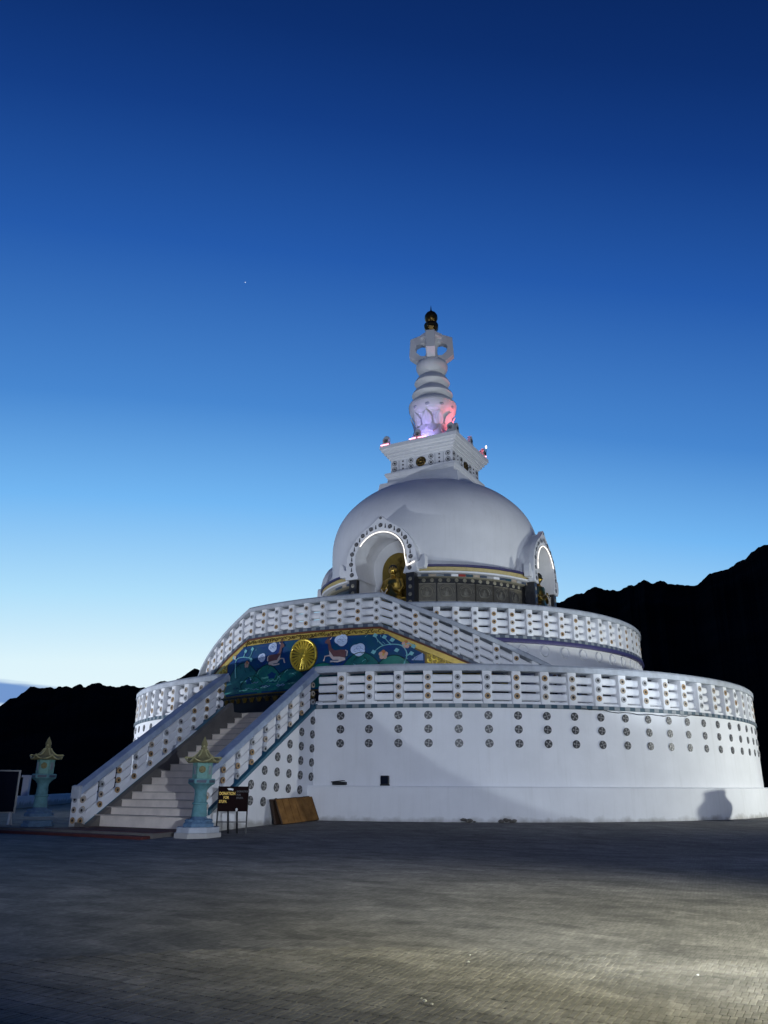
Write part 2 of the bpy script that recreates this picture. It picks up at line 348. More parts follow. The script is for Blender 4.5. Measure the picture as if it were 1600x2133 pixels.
# ================================================================== the stupa
ST = empty('stupa', (0, 0, 0), -PHI)
tag(ST, 'white floodlit stupa with round terraces, dome, spire and mural', 'stupa')

# --- shared meshes
def rosette_mesh(nm, ring, r=.122):
    b = MB(); n = 20
    def cyl(r0, r1, y0, y1, mi):
        b.mi = mi; k = len(b.v)
        for j in range(n):
            a = 2*pi*j/n
            b.v += [(r0*cos(a), -y0, r0*sin(a)), (r1*cos(a), -y1, r1*sin(a))]
        for j in range(n): j2 = (j+1) % n; b.face([k+2*j, k+2*j2, k+2*j2+1, k+2*j+1])
    def disc(rad, y, mi):
        b.mi = mi; k = len(b.v)
        b.v += [(rad*cos(2*pi*j/n), -y, rad*sin(2*pi*j/n)) for j in range(n)]; b.face(list(range(k, k+n)))
    cyl(r, r*.96, -.02, .022, 0); cyl(r*.96, r*.7, .022, .014, 0); cyl(r*.7, r*.45, .014, .02, 0); cyl(r*.45, r*.40, .02, .008, 1); disc(r*.40, .008, 1)
    return b.mesh(nm, [ring, 'black'], smooth=30)
ROS = [rosette_mesh('rosette', q) for q in ('ros_tan', 'ros_grey', 'ros_tan', 'ros_brown')]
ROSS = [rosette_mesh('rosette', q, .105) for q in ('ros_tan', 'ros_grey', 'ros_brown')]
def medal_mesh(r, rot):
    b = MB(); n = 24
    b.mi = 2; b.poly([(1.16*r*cos(2*pi*j/n), 1.16*r*sin(2*pi*j/n)) for j in range(n)], lambda u, v, d: (u, -d, v), .012)
    b.mi = 0; b.poly([(r*cos(2*pi*j/n), r*sin(2*pi*j/n)) for j in range(n)], lambda u, v, d: (u, -.012-d, v), .018)
    b.mi = 1
    for k in range(4):
        a = rot+k*pi/2; b.poly([(.12*r*cos(a), .12*r*sin(a)), (.78*r*cos(a-.30), .78*r*sin(a-.30)), (.88*r*cos(a+.05), .88*r*sin(a+.05)), (.72*r*cos(a+.36), .72*r*sin(a+.36))], lambda u, v, d: (u, -.03-d, v), .014)
    b.poly([(.17*r*cos(2*pi*j/10), .17*r*sin(2*pi*j/10)) for j in range(10)], lambda u, v, d: (u, -.03-d, v), .02)
    b.mi = 0; 
    return b.mesh('medallion', ['bronze_dark', 'bronze_light', 'white'], smooth=30)
MED = [medal_mesh(.156, q) for q in (.3, .9, 1.4)]
def hcyl_mesh(nm, L_, r, n=14):
    return sect([(-L_/2, 0, 0), (L_/2, 0, 0)], r).mesh(nm, 'white', smooth=50)
def sect(ends, r, dr=.92, n=16):
    b = MB()
    for p in ends:
        for j in range(n):
            a = 2*pi*j/n; c, q = cos(a), sin(a); b.v.append((p[0], p[1]+r*dr*math.copysign(abs(c)**.8, c), p[2]+r*math.copysign(abs(q)**.6, q)))
    for j in range(n): b.face([j, (j+1) % n, n+(j+1) % n, n+j])
    b.face(list(range(n))); b.face(list(range(2*n-1, n-1, -1))); return b
rr_ = random.Random(11)

# --- plinth and lower drum
MB().arcprof([(16.5, -.6), (17.35, -.6), (17.35, 1.17), (17.30, 1.22), (16.5, 1.22)], 0, 360, n=240).build('plinth', 'white', ST, smooth=30)
drum = MB().arcprof([(15.5, 1.0), (17.0, 1.0), (17.0, 4.10), (15.5, 4.10)], 8.2, 351.8, n=240).build('lower_drum', 'white', ST, smooth=30)
MB().arcprof([(11, 4.0), (15.3, 4.0), (15.3, 4.16), (11, 4.16)], 0, 360, n=160).arcprof([(15.3, 4.0), (16.9, 4.0), (16.9, 4.16), (15.3, 4.16)], 8.3, 351.7, n=160).build('lower_terrace', 'kerb_grey', ST, smooth=30)
STEP = 3.87
LOW = [12.2+STEP*k for k in range(22)] + [-(12.2+STEP*k) for k in range(9)]
for a in LOW:
    for z in (3.79, 3.28, 2.76): put('medallion', rr_.choice(MED), drum, onr(17.0, a, z), R_(a))
# parapet
def parapet(name, R, z0, z1, angs, step, ends, rows, pier_w, pier_d, rail_r, cap, captop, tiles=None, ros_r=ROS, ros_for=None, band_mat='teal', dz=None):
    dz = dz or (lambda a: 0)
    a0, a1 = ends
    par = MB(); par.arc(R-pier_d, R+.06, lambda a: z0-.15+dz(a), lambda a: z0+dz(a), a0, a1, n=max(2, int((a1-a0)/1)))
    P = par.build(name, band_mat, ST, smooth=30)
    hc = captop-cap
    cp = MB(); cp.arcprof([(R-pier_d-.08, cap), (R+.10, cap), (R+.10, cap+hc*.72), (R+.04, captop), (R-pier_d-.02, captop), (R-pier_d-.08, cap+hc*.72)], a0, a1, dz, n=max(2, int((a1-a0)/1)))
    cp.build('coping', 'coping', P, smooth=30)
    return P
def pier_mesh(wd, dp, h0, h1, sl=0):
    b = MB(); bb = len(b.v); x = wd/2
    pts = [(-x, 0, h0+sl*x), (x, 0, h0-sl*x), (x, 0, h1-sl*x), (-x, 0, h1+sl*x)]
    b.v += pts + [(p[0], dp, p[2]) for p in pts]
    for q in ((0, 1, 2, 3), (7, 6, 5, 4), (0, 4, 5, 1), (1, 5, 6, 2), (2, 6, 7, 3), (3, 7, 4, 0)): b.face([bb+i for i in q])
    return b.mesh('pier', 'white', smooth=30, bevel=.012)
LPK = None
LP = parapet('lower_parapet', 17.0, 4.22, 5.5, LOW, STEP, (8.4, 351.6), None, .36, .56, .125, 5.47, 5.74)
pm = pier_mesh(.36, .56, 4.22, 5.50); bay = R_(STEP)*16.8; rm = hcyl_mesh('rail', bay-.34, .144)
for a in LOW:
    put('pier', pm, LP, onr(17.02, a), R_(a))
    for z in (5.22, 4.87, 4.52):
        put('rosette', rr_.choice(ROS), LP, onr(17.02, a, z), R_(a))
        s = 1 if a > 0 else -1
        if abs(a) > 13: put('rail', rm, LP, onr(16.71, a-s*STEP/2, z-.005), R_(a-s*STEP/2))
MB().arc(16.46, 16.90, 4.2, 4.33, 8.4, 351.6, n=240).build('kerb', 'white', LP, smooth=30)
rm2 = hcyl_mesh('rail', .86, .144)
for s in (1, -1):
    for z in (5.22, 4.87, 4.52): put('rail', rm2, LP, onr(16.71, s*10.15, z-.005), R_(s*10.15))
tm = MB().box(-.125, .125, -.012, .02, -.068, .068).mesh('trim_tile', 'tile_grey', bevel=.006)
k = 0
for s, lim in ((1, 95), (-1, 46)):
    a = 9.2
    while a < lim: put('trim_tile', tm, LP, onr(17.06, s*a, 4.145), R_(s*a)); a += STEP/2.3
# sagging cable on the band
cb = MB().tube([onr(17.14, 44+i*1.1, 4.12-.16*(1-((i-10)/10)**2)*(1 if i < 20 else 0)-.03*sin(i*1.7)) for i in range(21)], .014, 6).build('cable', 'black', None, smooth=True)
cb.parent = None; cb.rotation_euler = (0, 0, -PHI); tag(cb, 'thin black cable sagging below the teal band of the lower drum', 'cable')

# --- upper drum, terrace
ud = MB().arcprof([(10.5, 4.1), (11.7, 4.1), (11.7, 7.66), (10.5, 7.66)], 0, 360, n=200).build('upper_drum', 'white', ST, smooth=30)
cm = MB(); cm.lathe([(0, .015), (.20, .015), (.21, .07), (.25, .075), (.27, -.03)], 24); cm.v = [(x, -z, y) for x, y, z in cm.v]
cmm = cm.mesh('roundel', 'white', smooth=40)
for i in range(15):
    a = 22.6+5.63*i; put('roundel', cmm, ud, onr(11.7, a, 7.22), R_(a))
apm = MB(); apm.mi = 0; apm.box(-.55, .55, -.05, .05, -.6, .6); apm.mi = 1; apm.poly([(-.42, -.5), (.42, -.5)]+[(.42*cos(t*pi/10), .1+.42*sin(t*pi/10)) for t in range(11)], lambda u, v, d: (u, -.05-d, v), .04)
apm.mi = 0; apm.ell((0, -.1, -.05), (.22, .06, .32)); apme = apm.mesh('relief_panel', ['relief_light', 'relief_dark'], smooth=40)
for i in range(10): a = 50+6.6*i; put('relief_panel', apme, ud, onr(11.7, a, 5.85), R_(a))
MB().arcprof([(6, 7.55), (11.6, 7.55), (11.6, 7.72), (6, 7.72)], 0, 360, n=160).build('upper_terrace', 'kerb_grey', ST, smooth=30)
US = 4.36
UP = [16.44+US*k for k in range(20)] + [-(16.44+US*k) for k in range(5)]
UPP = parapet('upper_parapet', 11.75, 7.86, 9.1, UP, US, (14.6, 345.4), None, .32, .52, .125, 9.12, 9.37, band_mat='slate')
MB().arcprof([(11.6, 7.52), (11.86, 7.52), (11.88, 7.60), (11.86, 7.70), (11.6, 7.70)], 14.6, 345.4, n=200).build('purple_moulding', 'purple', UPP, smooth=30)
pm = pier_mesh(.32, .52, 7.86, 9.14); bay = R_(US)*11.57; rm = hcyl_mesh('rail', bay-.30, .152)
for a in UP:
    put('pier', pm, UPP, onr(11.77, a), R_(a)); s = 1 if a > 0 else -1
    for z in (8.83, 8.46, 8.09):
        if a > 20: put('rosette', rr_.choice(ROSS), UPP, onr(11.77, a, z), R_(a))
        put('rail', rm, UPP, onr(11.48, a+s*US/2, z), R_(a+s*US/2))
tmu = MB().box(-.1, .1, -.010, .02, -.06, .06).mesh('trim_tile', 'tile_grey', bevel=.006)
for k in range(34): a = 28+k*2.18; put('trim_tile', tmu, UPP, onr(11.81, a, 7.785), R_(a))

# --- mural wall and the double stair
SL = .102
def drop(a): return -SL*max(0, abs(a)-15.0)
mw = MB(); mw.arc(13.55, 14.0, lambda a: 4.0, lambda a: 7.74+drop(a), -47, 47, n=94)
MW = mw.build('mural_wall', 'gold_dark', ST, smooth=30)
MB().arc(11.7, 13.6, lambda a: 7.5+drop(a), lambda a: 7.72+drop(a), -47, 47, n=94).build('stair_ramp', 'kerb_grey', MW, smooth=30)
MPs = 3.56
MP = [MPs*(k+.0) for k in range(-9, 14)]
MPP = parapet('mural_parapet', 14.0, 7.97, 9.1, MP, MPs, (-46, 46), None, .30, .42, .12, 9.13, 9.36, band_mat='slate', dz=drop)
for a in MP:
    flat = abs(a) < 15; sl = 0 if flat else (SL/R_(1)/14.0)*(1 if a > 0 else -1)
    key = ('pm', round(sl, 3))
    if key not in M: M[key] = pier_mesh(.30, .42, 7.97, 9.15, sl)
    put('pier', M[key], MPP, onr(14.02, a, drop(a)), R_(a))
    for z in (8.90, 8.55, 8.20):
        put('rosette', rr_.choice(ROSS), MPP, onr(14.02, a, z+drop(a)), R_(a))
for k in range(-10, 14):
    a = MPs*(k+.5); s = drop(a+MPs/2)-drop(a-MPs/2); Lb = R_(MPs)*13.84
    for z in (8.89, 8.54, 8.19):
        key = ('rm', round(s, 2))
        if key not in M: M[key] = sect([(-Lb/2+.14, 0, -s*.5*.72), (Lb/2-.14, 0, s*.5*.72)], .152).mesh('rail', 'white', smooth=50)
        put('rail', M[key], MPP, onr(13.80, a, z+drop(a)), R_(a))
for k in range(-32, 34):
    if k % 2: continue
    a = k*.94
    slt = 0 if abs(a) < 15 else (SL/R_(1)/14.0)*(1 if a > 0 else -1)
    key = ('tm', round(slt, 3))
    if key not in M:
        b = MB(); b.v = [(x, y, z-slt*x) for y in (-.01, .02) for z in (-.06, .06) for x in (-.115, .115)]
        for q in ((0, 1, 3, 2), (4, 6, 7, 5), (0, 4, 5, 1), (2, 3, 7, 6), (0, 2, 6, 4), (1, 5, 7, 3)): b.face(list(q))
        M[key] = b.mesh('trim_tile', 'tile_grey')
    put('trim_tile', M[key], MPP, onr(14.06, a, 7.895+drop(a)), R_(a))
def mur(a, z, d): # point on the mural, d proud of it
    return ((14.0+d)*sin(R_(a)), -(14.0+d)*cos(R_(a)), z)
def mpoly(name, pts, m, d0=.0, th=.02, parent=None, sub=True):
    b = MB(); n = len(pts)
    def tri(p, q, r, dep=0):
        e = max(((abs(p[0]-q[0]), 0), (abs(q[0]-r[0]), 1), (abs(r[0]-p[0]), 2)))
        if e[0] > 1.3 and dep < 9:
            t = [p, q, r]; i = e[1]; A, B, C = t[i], t[(i+1) % 3], t[(i+2) % 3]; mid = ((A[0]+B[0])/2, (A[1]+B[1])/2)
            tri(A, mid, C, dep+1); tri(mid, B, C, dep+1)
        else:
            k = len(b.v); b.v += [mur(*x_, d0+th) for x_ in (p, q, r)]; b.face([k, k+1, k+2])
    for t in tessellate_polygon([[Vector((u, v, 0)) for u, v in pts]]): tri(*[pts[i] for i in t])
    for i in range(n):
        j = (i+1) % n; k = len(b.v); b.v += [mur(*pts[i], d0), mur(*pts[j], d0), mur(*pts[j], d0+th), mur(*pts[i], d0+th)]; b.face([k, k+1, k+2, k+3])
    me = bpy.data.meshes.new(name); me.from_pydata(b.v, [], b.f); me.materials.append(M[m]); me.update()
    return put(name, me, parent or MW)
# gold relief border (raised scrollwork), red fillet
def strip(name, zt, zb, a0, a1, m, d0, th, n=80):
    b = MB(); b.arc(14.0+d0, 14.0+d0+th, lambda a: zb(a), lambda a: zt(a), a0, a1, n=n); return b.build(name, m, MW, smooth=30)
strip('red_fillet', lambda a: 7.81+drop(a), lambda a: 7.74+drop(a), -46, 46, 'red_brown', .0, .05)
gb = strip('gold_border', lambda a: 7.735+drop(a), lambda a: 7.50+drop(a)*1.0, -46, 46, 'gold_paint', .0, .03)
# triangular gilded ends with scrolls
sm_ = MB()
def scroll_mesh(r, m):
    b = MB(); pts = []
    for i in range(15): t = i/14; a = t*5.2; q = r*(1-.72*t); pts.append((q*cos(a), -.012, q*sin(a)))
    b.tube(pts, [r*.30*(1-.5*i/14) for i in range(15)], 5); return b.mesh('scroll', m, smooth=True)
scr = [scroll_mesh(.10, 'gold'), scroll_mesh(.11, 'gold_paint'), scroll_mesh(.12, 'gold')]
scd = [scroll_mesh(.075, 'gold_dark'), scroll_mesh(.09, 'gold_dark'), scroll_mesh(.09, 'old_gold')]
rs = random.Random(5)
def scat(a, z, big=False):
    o = put('scroll', (scd if big else scr)[rs.randrange(3)], MW, mur(a, z, .035), R_(a)); o.rotation_euler = (0, rs.uniform(0, 6.28), R_(a)); return o
for a in [x*.62 for x in range(-30, 33)]: 
    if abs(a) < 16: scr_o = scat(a, 7.615+drop(a), True)
for s, lo_, hi_ in ((1, 23.6, 31.5), (-1, 22.2, 30)):
    plate = [(s*lo_*.985, 5.2), (s*lo_*.985, 7.5+drop(lo_)), (s*hi_, 7.5+drop(hi_)), (s*hi_, 5.2)]
    n = 12; up = [(s*(lo_*.985+(hi_-lo_*.985)*i/n), 7.49+drop(lo_+(hi_-lo_)*i/n)) for i in range(n+1)]; dn = [(p[0], 5.2) for p in reversed(up)]
    mpoly('gold_spandrel', up+dn, 'gold_mid', .0, .022)
    a = lo_+.3
    while a < hi_-1:
        z = 7.40+drop(a)
        while z > 6.0: scat(s*a, z); z -= .19
        a += .74
# painted panel
def panel_top(a): return 7.50 if abs(a) < 16 else 7.50-.135*(abs(a)-16)
aa = [-21.7+i*(44.6/40) for i in range(41)]
MP_ = mpoly('mural_panel', [(a, min(panel_top(a), 7.48)) for a in aa] + [(a, 5.15) for a in reversed(aa)], 'm_blue', 0, .035)
def mp(name, pts, m, d0=.036, th=.008): return mpoly(name, pts, m, d0, th, MP_)
def blob(ca, cz, ra, rz, n=16, ph=0): return [(ca+ra*cos(ph+2*pi*i/n), cz+rz*sin(ph+2*pi*i/n)) for i in range(n)]
def hill(c, wd, top, base=5.3, n=18): return [(c-wd+2*wd*i/n, base+(top-base)*math.sin(pi*i/n)**.7) for i in range(n+1)]
for i, (c, wd, top, m) in enumerate([(-16, 6.5, 6.72, 'm_green'), (-9, 5, 6.48, 'm_green2'), (-3, 5, 6.2, 'm_green'), (4, 5, 6.35, 'm_green2'), (11.5, 5.2, 6.72, 'm_green'), (17.5, 5.0, 6.55, 'm_green2'), (-13, 4.2, 6.05, 'm_green2'), (8, 4, 6.05, 'm_green'), (-18.5, 3, 5.9, 'm_green2'), (-5.5, 3.2, 5.85, 'm_green2')]):
    mp('painted_hill', hill(c, wd, top), m, .036+i*.0022, .002)
def stroke(nm, pts, r, m, d=.068):
    MB().tube([mur(*p, d) for p in pts], r, 4).build(nm, m, MP_)
for (c, wd, top) in ((-16, 6.5, 6.72), (-9, 5, 6.48), (-3, 5, 6.2), (4, 5, 6.35), (11.5, 5.2, 6.72), (17.5, 5.0, 6.55), (-13, 4.2, 6.05)):
    stroke('painted_outline', [p for p in hill(c, wd, top)[2:-2] if -21.4 < p[0] < 22.6], .016, 'm_dark')
rg = random.Random(8)
for k in range(70):
    a = rg.uniform(-20.5, 21.5); z = rg.uniform(5.4, 6.5); q = rg.choice((-1, 1)); ln = rg.uniform(.08, .22)
    stroke('painted_grass', [(a, z), (a+q*.25, z+ln*.6), (a+q*.7, z+ln)], rg.uniform(.008, .016), rg.choice(('m_teal', 'm_green2', 'm_dark', 'm_dark', 'm_green')), .07)
for k in range(16):
    a = rg.uniform(-20, -3); z = rg.uniform(5.35, 5.75); stroke('painted_wave', [(a+i*.28, z+.03*sin(i*1.6+k)) for i in range(8)], .014, rg.choice(('m_cloud2', 'm_teal', 'm_blue')), .071)
for k in range(26):
    a = rg.uniform(-21, 22); z = rg.uniform(6.8, 7.4)
    if abs(a) > 12: stroke('painted_sprig', [(a, z), (a+rg.uniform(-.5, .5), z+.10)], .012, rg.choice(('m_green2', 'm_teal', 'm_green')), .04)
def cloud(ca, cz, r):
    o = mp('painted_cloud', [p for p in blob(ca, cz, 1, 1, 40)] and [(ca+(1+.22*abs(sin(1.5*t)))*r*4.09*cos(t), cz+(.78+.25*abs(sin(1.5*t+.4)))*r*sin(t)) for t in [2*pi*i/40 for i in range(40)]], 'm_cloud', .04, .01)
    for dx, dz_ in ((-.9, -.1), (.9, -.08), (0, .16)):
        pts = [mur(ca+dx*r*1.9+(.42-.05*t)*r*4.09*cos(t), cz+dz_*r*1.6+(.34-.04*t)*r*sin(t), .052) for t in [i*.5 for i in range(13)]]
        MB().tube(pts, .012, 5).build('painted_swirl', 'm_cloud2', MP_)
for c in ((-7.64, 7.27, .23), (-10.48, 6.85, .21), (7.61, 7.31, .27), (10.9, 6.85, .29)): cloud(*c)
def deer(ca, cz, s, sc_=1.0):
    X = lambda pts: [(ca+s*x*4.09*sc_, cz+y*sc_) for x, y in pts]
    mp('painted_deer', X([(-.46, -.02), (-.44, -.24), (-.2, -.30), (.1, -.28), (.26, -.16), (.33, .10), (.37, .36), (.52, .42), (.50, .50), (.38, .60), (.30, .58), (.26, .40), (.20, .18), (.05, .08), (-.25, .10), (-.42, .08)]), 'm_brown', .064, .012)
    mp('painted_deer_belly', X([(-.40, -.24), (-.2, -.33), (.12, -.31), (.28, -.16), (.30, .08), (.22, -.02), (.1, -.18), (-.2, -.2)]), 'm_cream', .078, .006)
    mp('painted_deer_legs', X([(-.42, -.22), (-.1, -.36), (.25, -.34), (.25, -.40), (-.1, -.43), (-.44, -.34)]), 'm_cream', .066, .008)
    for pts in ([(.26, -.12), (.5, -.14), (.56, -.34)], [(-.44, .06), (-.53, .02), (-.5, -.18)], [(.31, .56), (.28, .70), (.34, .78)], [(.37, .57), (.40, .71), (.36, .80)]):
        MB().tube([mur(*p, .07) for p in X(pts)], .02 if pts[0][1] > .3 else .03, 5).build('painted_deer_limb', 'm_brown' if pts[0][1] > .3 else 'm_cream', MP_)
    mp('painted_deer_ear', X([(.30, .56), (.18, .66), (.24, .54)]), 'm_cream', .078, .004)
deer(-6.7, 6.82, 1, .98); deer(6.6, 6.78, -1, 1.05)
def branch(pts, r0=.032, r1=.015):
    n = len(pts); out = []
    for i in range(n-1):
        for t in (0, .33, .66): p0 = pts[max(i-1, 0)]; p1 = pts[i]; p2 = pts[i+1]; p3 = pts[min(i+2, n-1)]; out.append(tuple(.5*((2*p1[q])+(-p0[q]+p2[q])*t+(2*p0[q]-5*p1[q]+4*p2[q]-p3[q])*t*t+(-p0[q]+3*p1[q]-3*p2[q]+p3[q])*t**3) for q in (0, 1)))
    out.append(pts[-1]); m_ = len(out)
    MB().tube([mur(*p, .066) for p in out], [r0+(r1-r0)*i/(m_-1) for i in range(m_)], 5).build('painted_branch', 'm_teal', MP_, smooth=True)
for br in ([(19.3, 6.15), (19.8, 6.6), (18.9, 6.95), (17, 7.02), (15.2, 6.95), (13.9, 6.72)], [(15.6, 6.97), (14.6, 7.2), (14.1, 7.42)], [(18.9, 6.95), (20.2, 7.05), (21, 6.9)], [(17, 7.0), (16.2, 7.2), (15.8, 7.34)], [(19.6, 6.5), (20.6, 6.6)],
           [(-18.2, 6.05), (-18.6, 6.6), (-18.2, 6.95), (-16, 7.0), (-14, 6.95), (-13.2, 7.3)], [(-18.3, 6.9), (-19.2, 7.05)], [(-16, 7.0), (-15.3, 7.25)], [(-14.2, 6.95), (-13.4, 6.8)]): branch(br)
def flower(ca, cz, r, m):
    for k in range(5):
        t = 2*pi*k/5+.3; mp('painted_petal', blob(ca+.62*r*4.09*cos(t), cz+.62*r*sin(t), .5*r*4.09, .5*r, 10), m if k != 1 else 'm_orange', .072+.002*k, .004)
    mp('painted_flower_heart', blob(ca, cz, .28*r*4.09, .28*r, 8), 'gold_paint', .088, .004)
for c in ((-14.7, 6.62, .16, 'm_flower'), (15.6, 6.58, .19, 'm_flower'), (19.65, 7.0, .17, 'm_flower'), (-18.9, 7.05, .10, 'm_cream')): flower(*c)
for (a, z) in ((14.1, 7.42), (13.8, 6.7), (21, 6.9), (15.8, 7.34), (20.6, 6.6), (-13.2, 7.3), (-15.3, 7.25), (-13.4, 6.8), (-19.3, 7.05), (18.0, 6.75), (17.2, 7.2)):
    mp('painted_leaf', [(a-.5, z-.02), (a-.1, z+.11), (a+.5, z+.03), (a+.1, z-.09)], 'm_teal', .075, .004)
# foliage under the hills
rf = random.Random(2)
for k in range(26):
    a = rf.uniform(-20.5, 21.5); z = rf.uniform(5.3, 6.0); r = rf.uniform(.12, .3)
    mp('painted_bush', [(a+r*4.09*(1+.2*sin(5*t))*cos(t), z+r*.6*(1+.2*sin(5*t))*sin(t)) for t in [2*pi*i/18 for i in range(18)]], rf.choice(['m_green', 'm_green2', 'm_green', 'm_blue']), .060+.0009*k*.2, .003)
mp('painted_rock', [(20.6, 6.32), (21.2, 6.45), (22.6, 6.62), (22.7, 6.3)], 'm_cloud2', .066, .006)
# lotus frieze and dark socle under the panel
strip('socle', lambda a: 5.16, lambda a: 4.16, -46, 46, 'black', .0, .05)
for i, a in enumerate([-21+i*2.1 for i in range(21)]):
    b = MB()
    for q in (-.6, 0, .6):
        b.tube([mur(a+q*.2, 4.85, .07), mur(a+q*.9, 5.02, .09), mur(a+q*1.5, 5.09-abs(q)*.1, .08)], [.05, .045, .01], 5)
    b.build('gold_lotus', 'gold_dark', MW, smooth=True)
strip('socle_ledge', lambda a: 5.21, lambda a: 5.15, -46, 46, 'gold_dark', .0, .09)
# dharma wheel
wh = MB(); n = 40; f_w = lambda u, v, d: mur(u, v, .06+d)
wh.poly([(.78*4.09*cos(2*pi*i/n)*.93-.05, 6.75+.72*sin(2*pi*i/n)) for i in range(n)], f_w, .06)
WH = wh.build('dharma_wheel', 'gold_dark', MW, smooth=30)
MB().tube([mur(-.05+.70*4.09*cos(2*pi*i/n)*.95, 6.75+.68*sin(2*pi*i/n), .13) for i in range(n+1)], .055, 8).build('rim', 'gold', WH, smooth=True)
for k in range(24):
    t = 2*pi*k/24
    MB().tube([mur(-.05+q*4.09*cos(t)*.95, 6.75+q*sin(t), .125) for q in (.10, .36, .63)], [.026, .042, .05], 5).build('spoke', 'gold', WH, smooth=True)
MB().ell(mur(-.05, 6.75, .13), (.12, .08, .12)).build('hub', 'gold', WH, smooth=True)
MB().tube([mur(-.05+.24*4.09*cos(2*pi*i/n)*.95, 6.75+.24*sin(2*pi*i/n), .125) for i in range(n+1)], .022, 6).build('inner_rim', 'gold', WH, smooth=True)

# --- lower staircase
def zs(d): return 5.50-.64*(d-17.0)      # coping top line
STR = MB(); STR.box(-2.2, 2.2, -15.5, -14.05, 3.9, 4.166)
STC = STR.build('staircase', 'step_stone', ST)
NS = 17; d0, d1 = 23.05, 15.32; run = (d0-d1)/NS; rise = 4.16/NS
for k in range(NS):
    d = d0-k*run; z = (k+1)*rise
    b = MB(); b.mi = 0; b.box(-1.96, 1.96, -d, -d+run+.25, z-rise*1.0-.02 if k else -.3, z-.03)
    b.mi = 1; b.box(-1.98 if k > 1 else -2.05-.12*(2-k), 1.98, -d-.035, -d+run+.02, z-.03, z)
    b.build('step', ['step_stone', 'step_tread'], STC, bevel=.006)
for s in (1, -1):
    o_, i_ = (2.52, 2.22)
    def yz(nm, pts, x0, x1, m, bev=0):
        b = MB(); b.poly(pts, lambda u, v, d_: (s*(x0+d_), -u, v), x1-x0); return b.build(nm, m, STC, bevel=bev)
    DN = 23.05 if s > 0 else 23.75
    yz('kerb', [(15.25, -.3), (DN+.12, -.3), (DN+.12, .02), (DN-.2, zs(DN-.2)-1.43), (17.2, zs(17.2)-1.40), (16.4, zs(16.4)-1.35), (16.3, 4.158), (15.25, 4.158)], 1.955, i_+.02, 'kerb_grey', .01)
    side = yz('side_wall', [(16.3, -.3), (DN, -.3), (DN, max(.12, zs(DN)-1.52)), (16.3, zs(16.3)-1.52)], i_-.0, o_, 'white')
    yz('string', [(16.6, zs(16.6)-1.52), (DN-.3, zs(DN-.3)-1.52), (DN-.3, zs(DN-.3)-1.40), (16.6, zs(16.6)-1.40)], i_-.02, o_+.03, 'teal_string')
    yz('coping', [(16.55, zs(16.55)-.30), (DN+.02, zs(DN)-.30), (DN+.02, zs(DN)-.05), (DN-.05, zs(DN)), (16.55, zs(16.55))], i_-.06, o_+.07, 'stair_coping', .03)
    yz('newel_cap', [(DN+.02, zs(DN)-.42), (DN+.14, zs(DN)-.42), (DN+.14, zs(DN)-.02), (DN+.02, zs(DN)+.02)], i_-.04, o_+.05, 'coping', .02)
    PW = .30; sp_ = .735; ds = [17.02+sp_*k for k in range(9 if s > 0 else 10)]
    b = MB(); x = PW/2; sl = -.64
    pts = [(-x, 0), (x, 0), (x, 1), (-x, 1)]
    def pier_y(dc, lastp=False):
        w0, w1 = dc-PW/2, dc+PW/2
        return [(w0, zs(w0)-1.41), (w1, zs(w1)-1.41), (w1, zs(w1)-.28), (w0, zs(w0)-.28)]
    b = MB(); b.poly([(u-17.02, v) for u, v in pier_y(17.02)], lambda u, v, d_: (s*(i_+d_), -u, v), o_-i_); pme = b.mesh('pier', 'white', bevel=.01)
    b = MB(); LL = sp_-PW+.06; hh = .150
    b.poly([(0, -hh), (LL, -.64*LL-hh), (LL, -.64*LL+hh), (0, hh)], lambda u, v, d_: (s*(i_+.022+d_), -u, v), o_-i_-.044); rme = b.mesh('rail', 'white', bevel=.03)
    for k, dc in enumerate(ds):
        put('pier', pme, STC, (0, -(dc-17.02), zs(dc)-zs(17.02)))
        for q in (.50, .83, 1.16):
            if k < len(ds)-1: put('rail', rme, STC, (0, -(dc+PW/2-.03), zs(dc+PW/2-.03)-q+.0))
            xx = s*(o_ if s > 0 else i_); rz = pi/2
            o = put('rosette', rr_.choice(ROSS), STC, (xx, -dc, zs(dc)-q)); o.rotation_euler = (0, 0, pi/2)
    # newel
    b = MB(); b.box(min(s*i_, s*o_)-.015, max(s*i_, s*o_)+.015, -DN-.10, -DN+.24, -.25, zs(DN)-.28); b.build('newel', 'white', STC, bevel=.015)
    for q in (.55, .88, 1.21): put('rosette', rr_.choice(ROSS), STC, (s*2.37, -DN-.10, zs(DN)-q+.1))
    for q in (.50, .83, 1.16):
        o = put('rosette', rr_.choice(ROSS), STC, (s*(o_+.015 if s > 0 else i_-.015), -DN+.06, zs(DN-.06)-q)); o.rotation_euler = (0, 0, pi/2)
for k, dc in enumerate([16.99, 17.72, 18.46, 19.20, 19.94, 20.68, 21.42]):
    z = 3.62-.645*(dc-16.99)
    while z > .32:
        o = put('medallion', rr_.choice(MED), STC, (2.52, -dc, z)); o.rotation_euler = (0, 0, pi/2); z -= .522

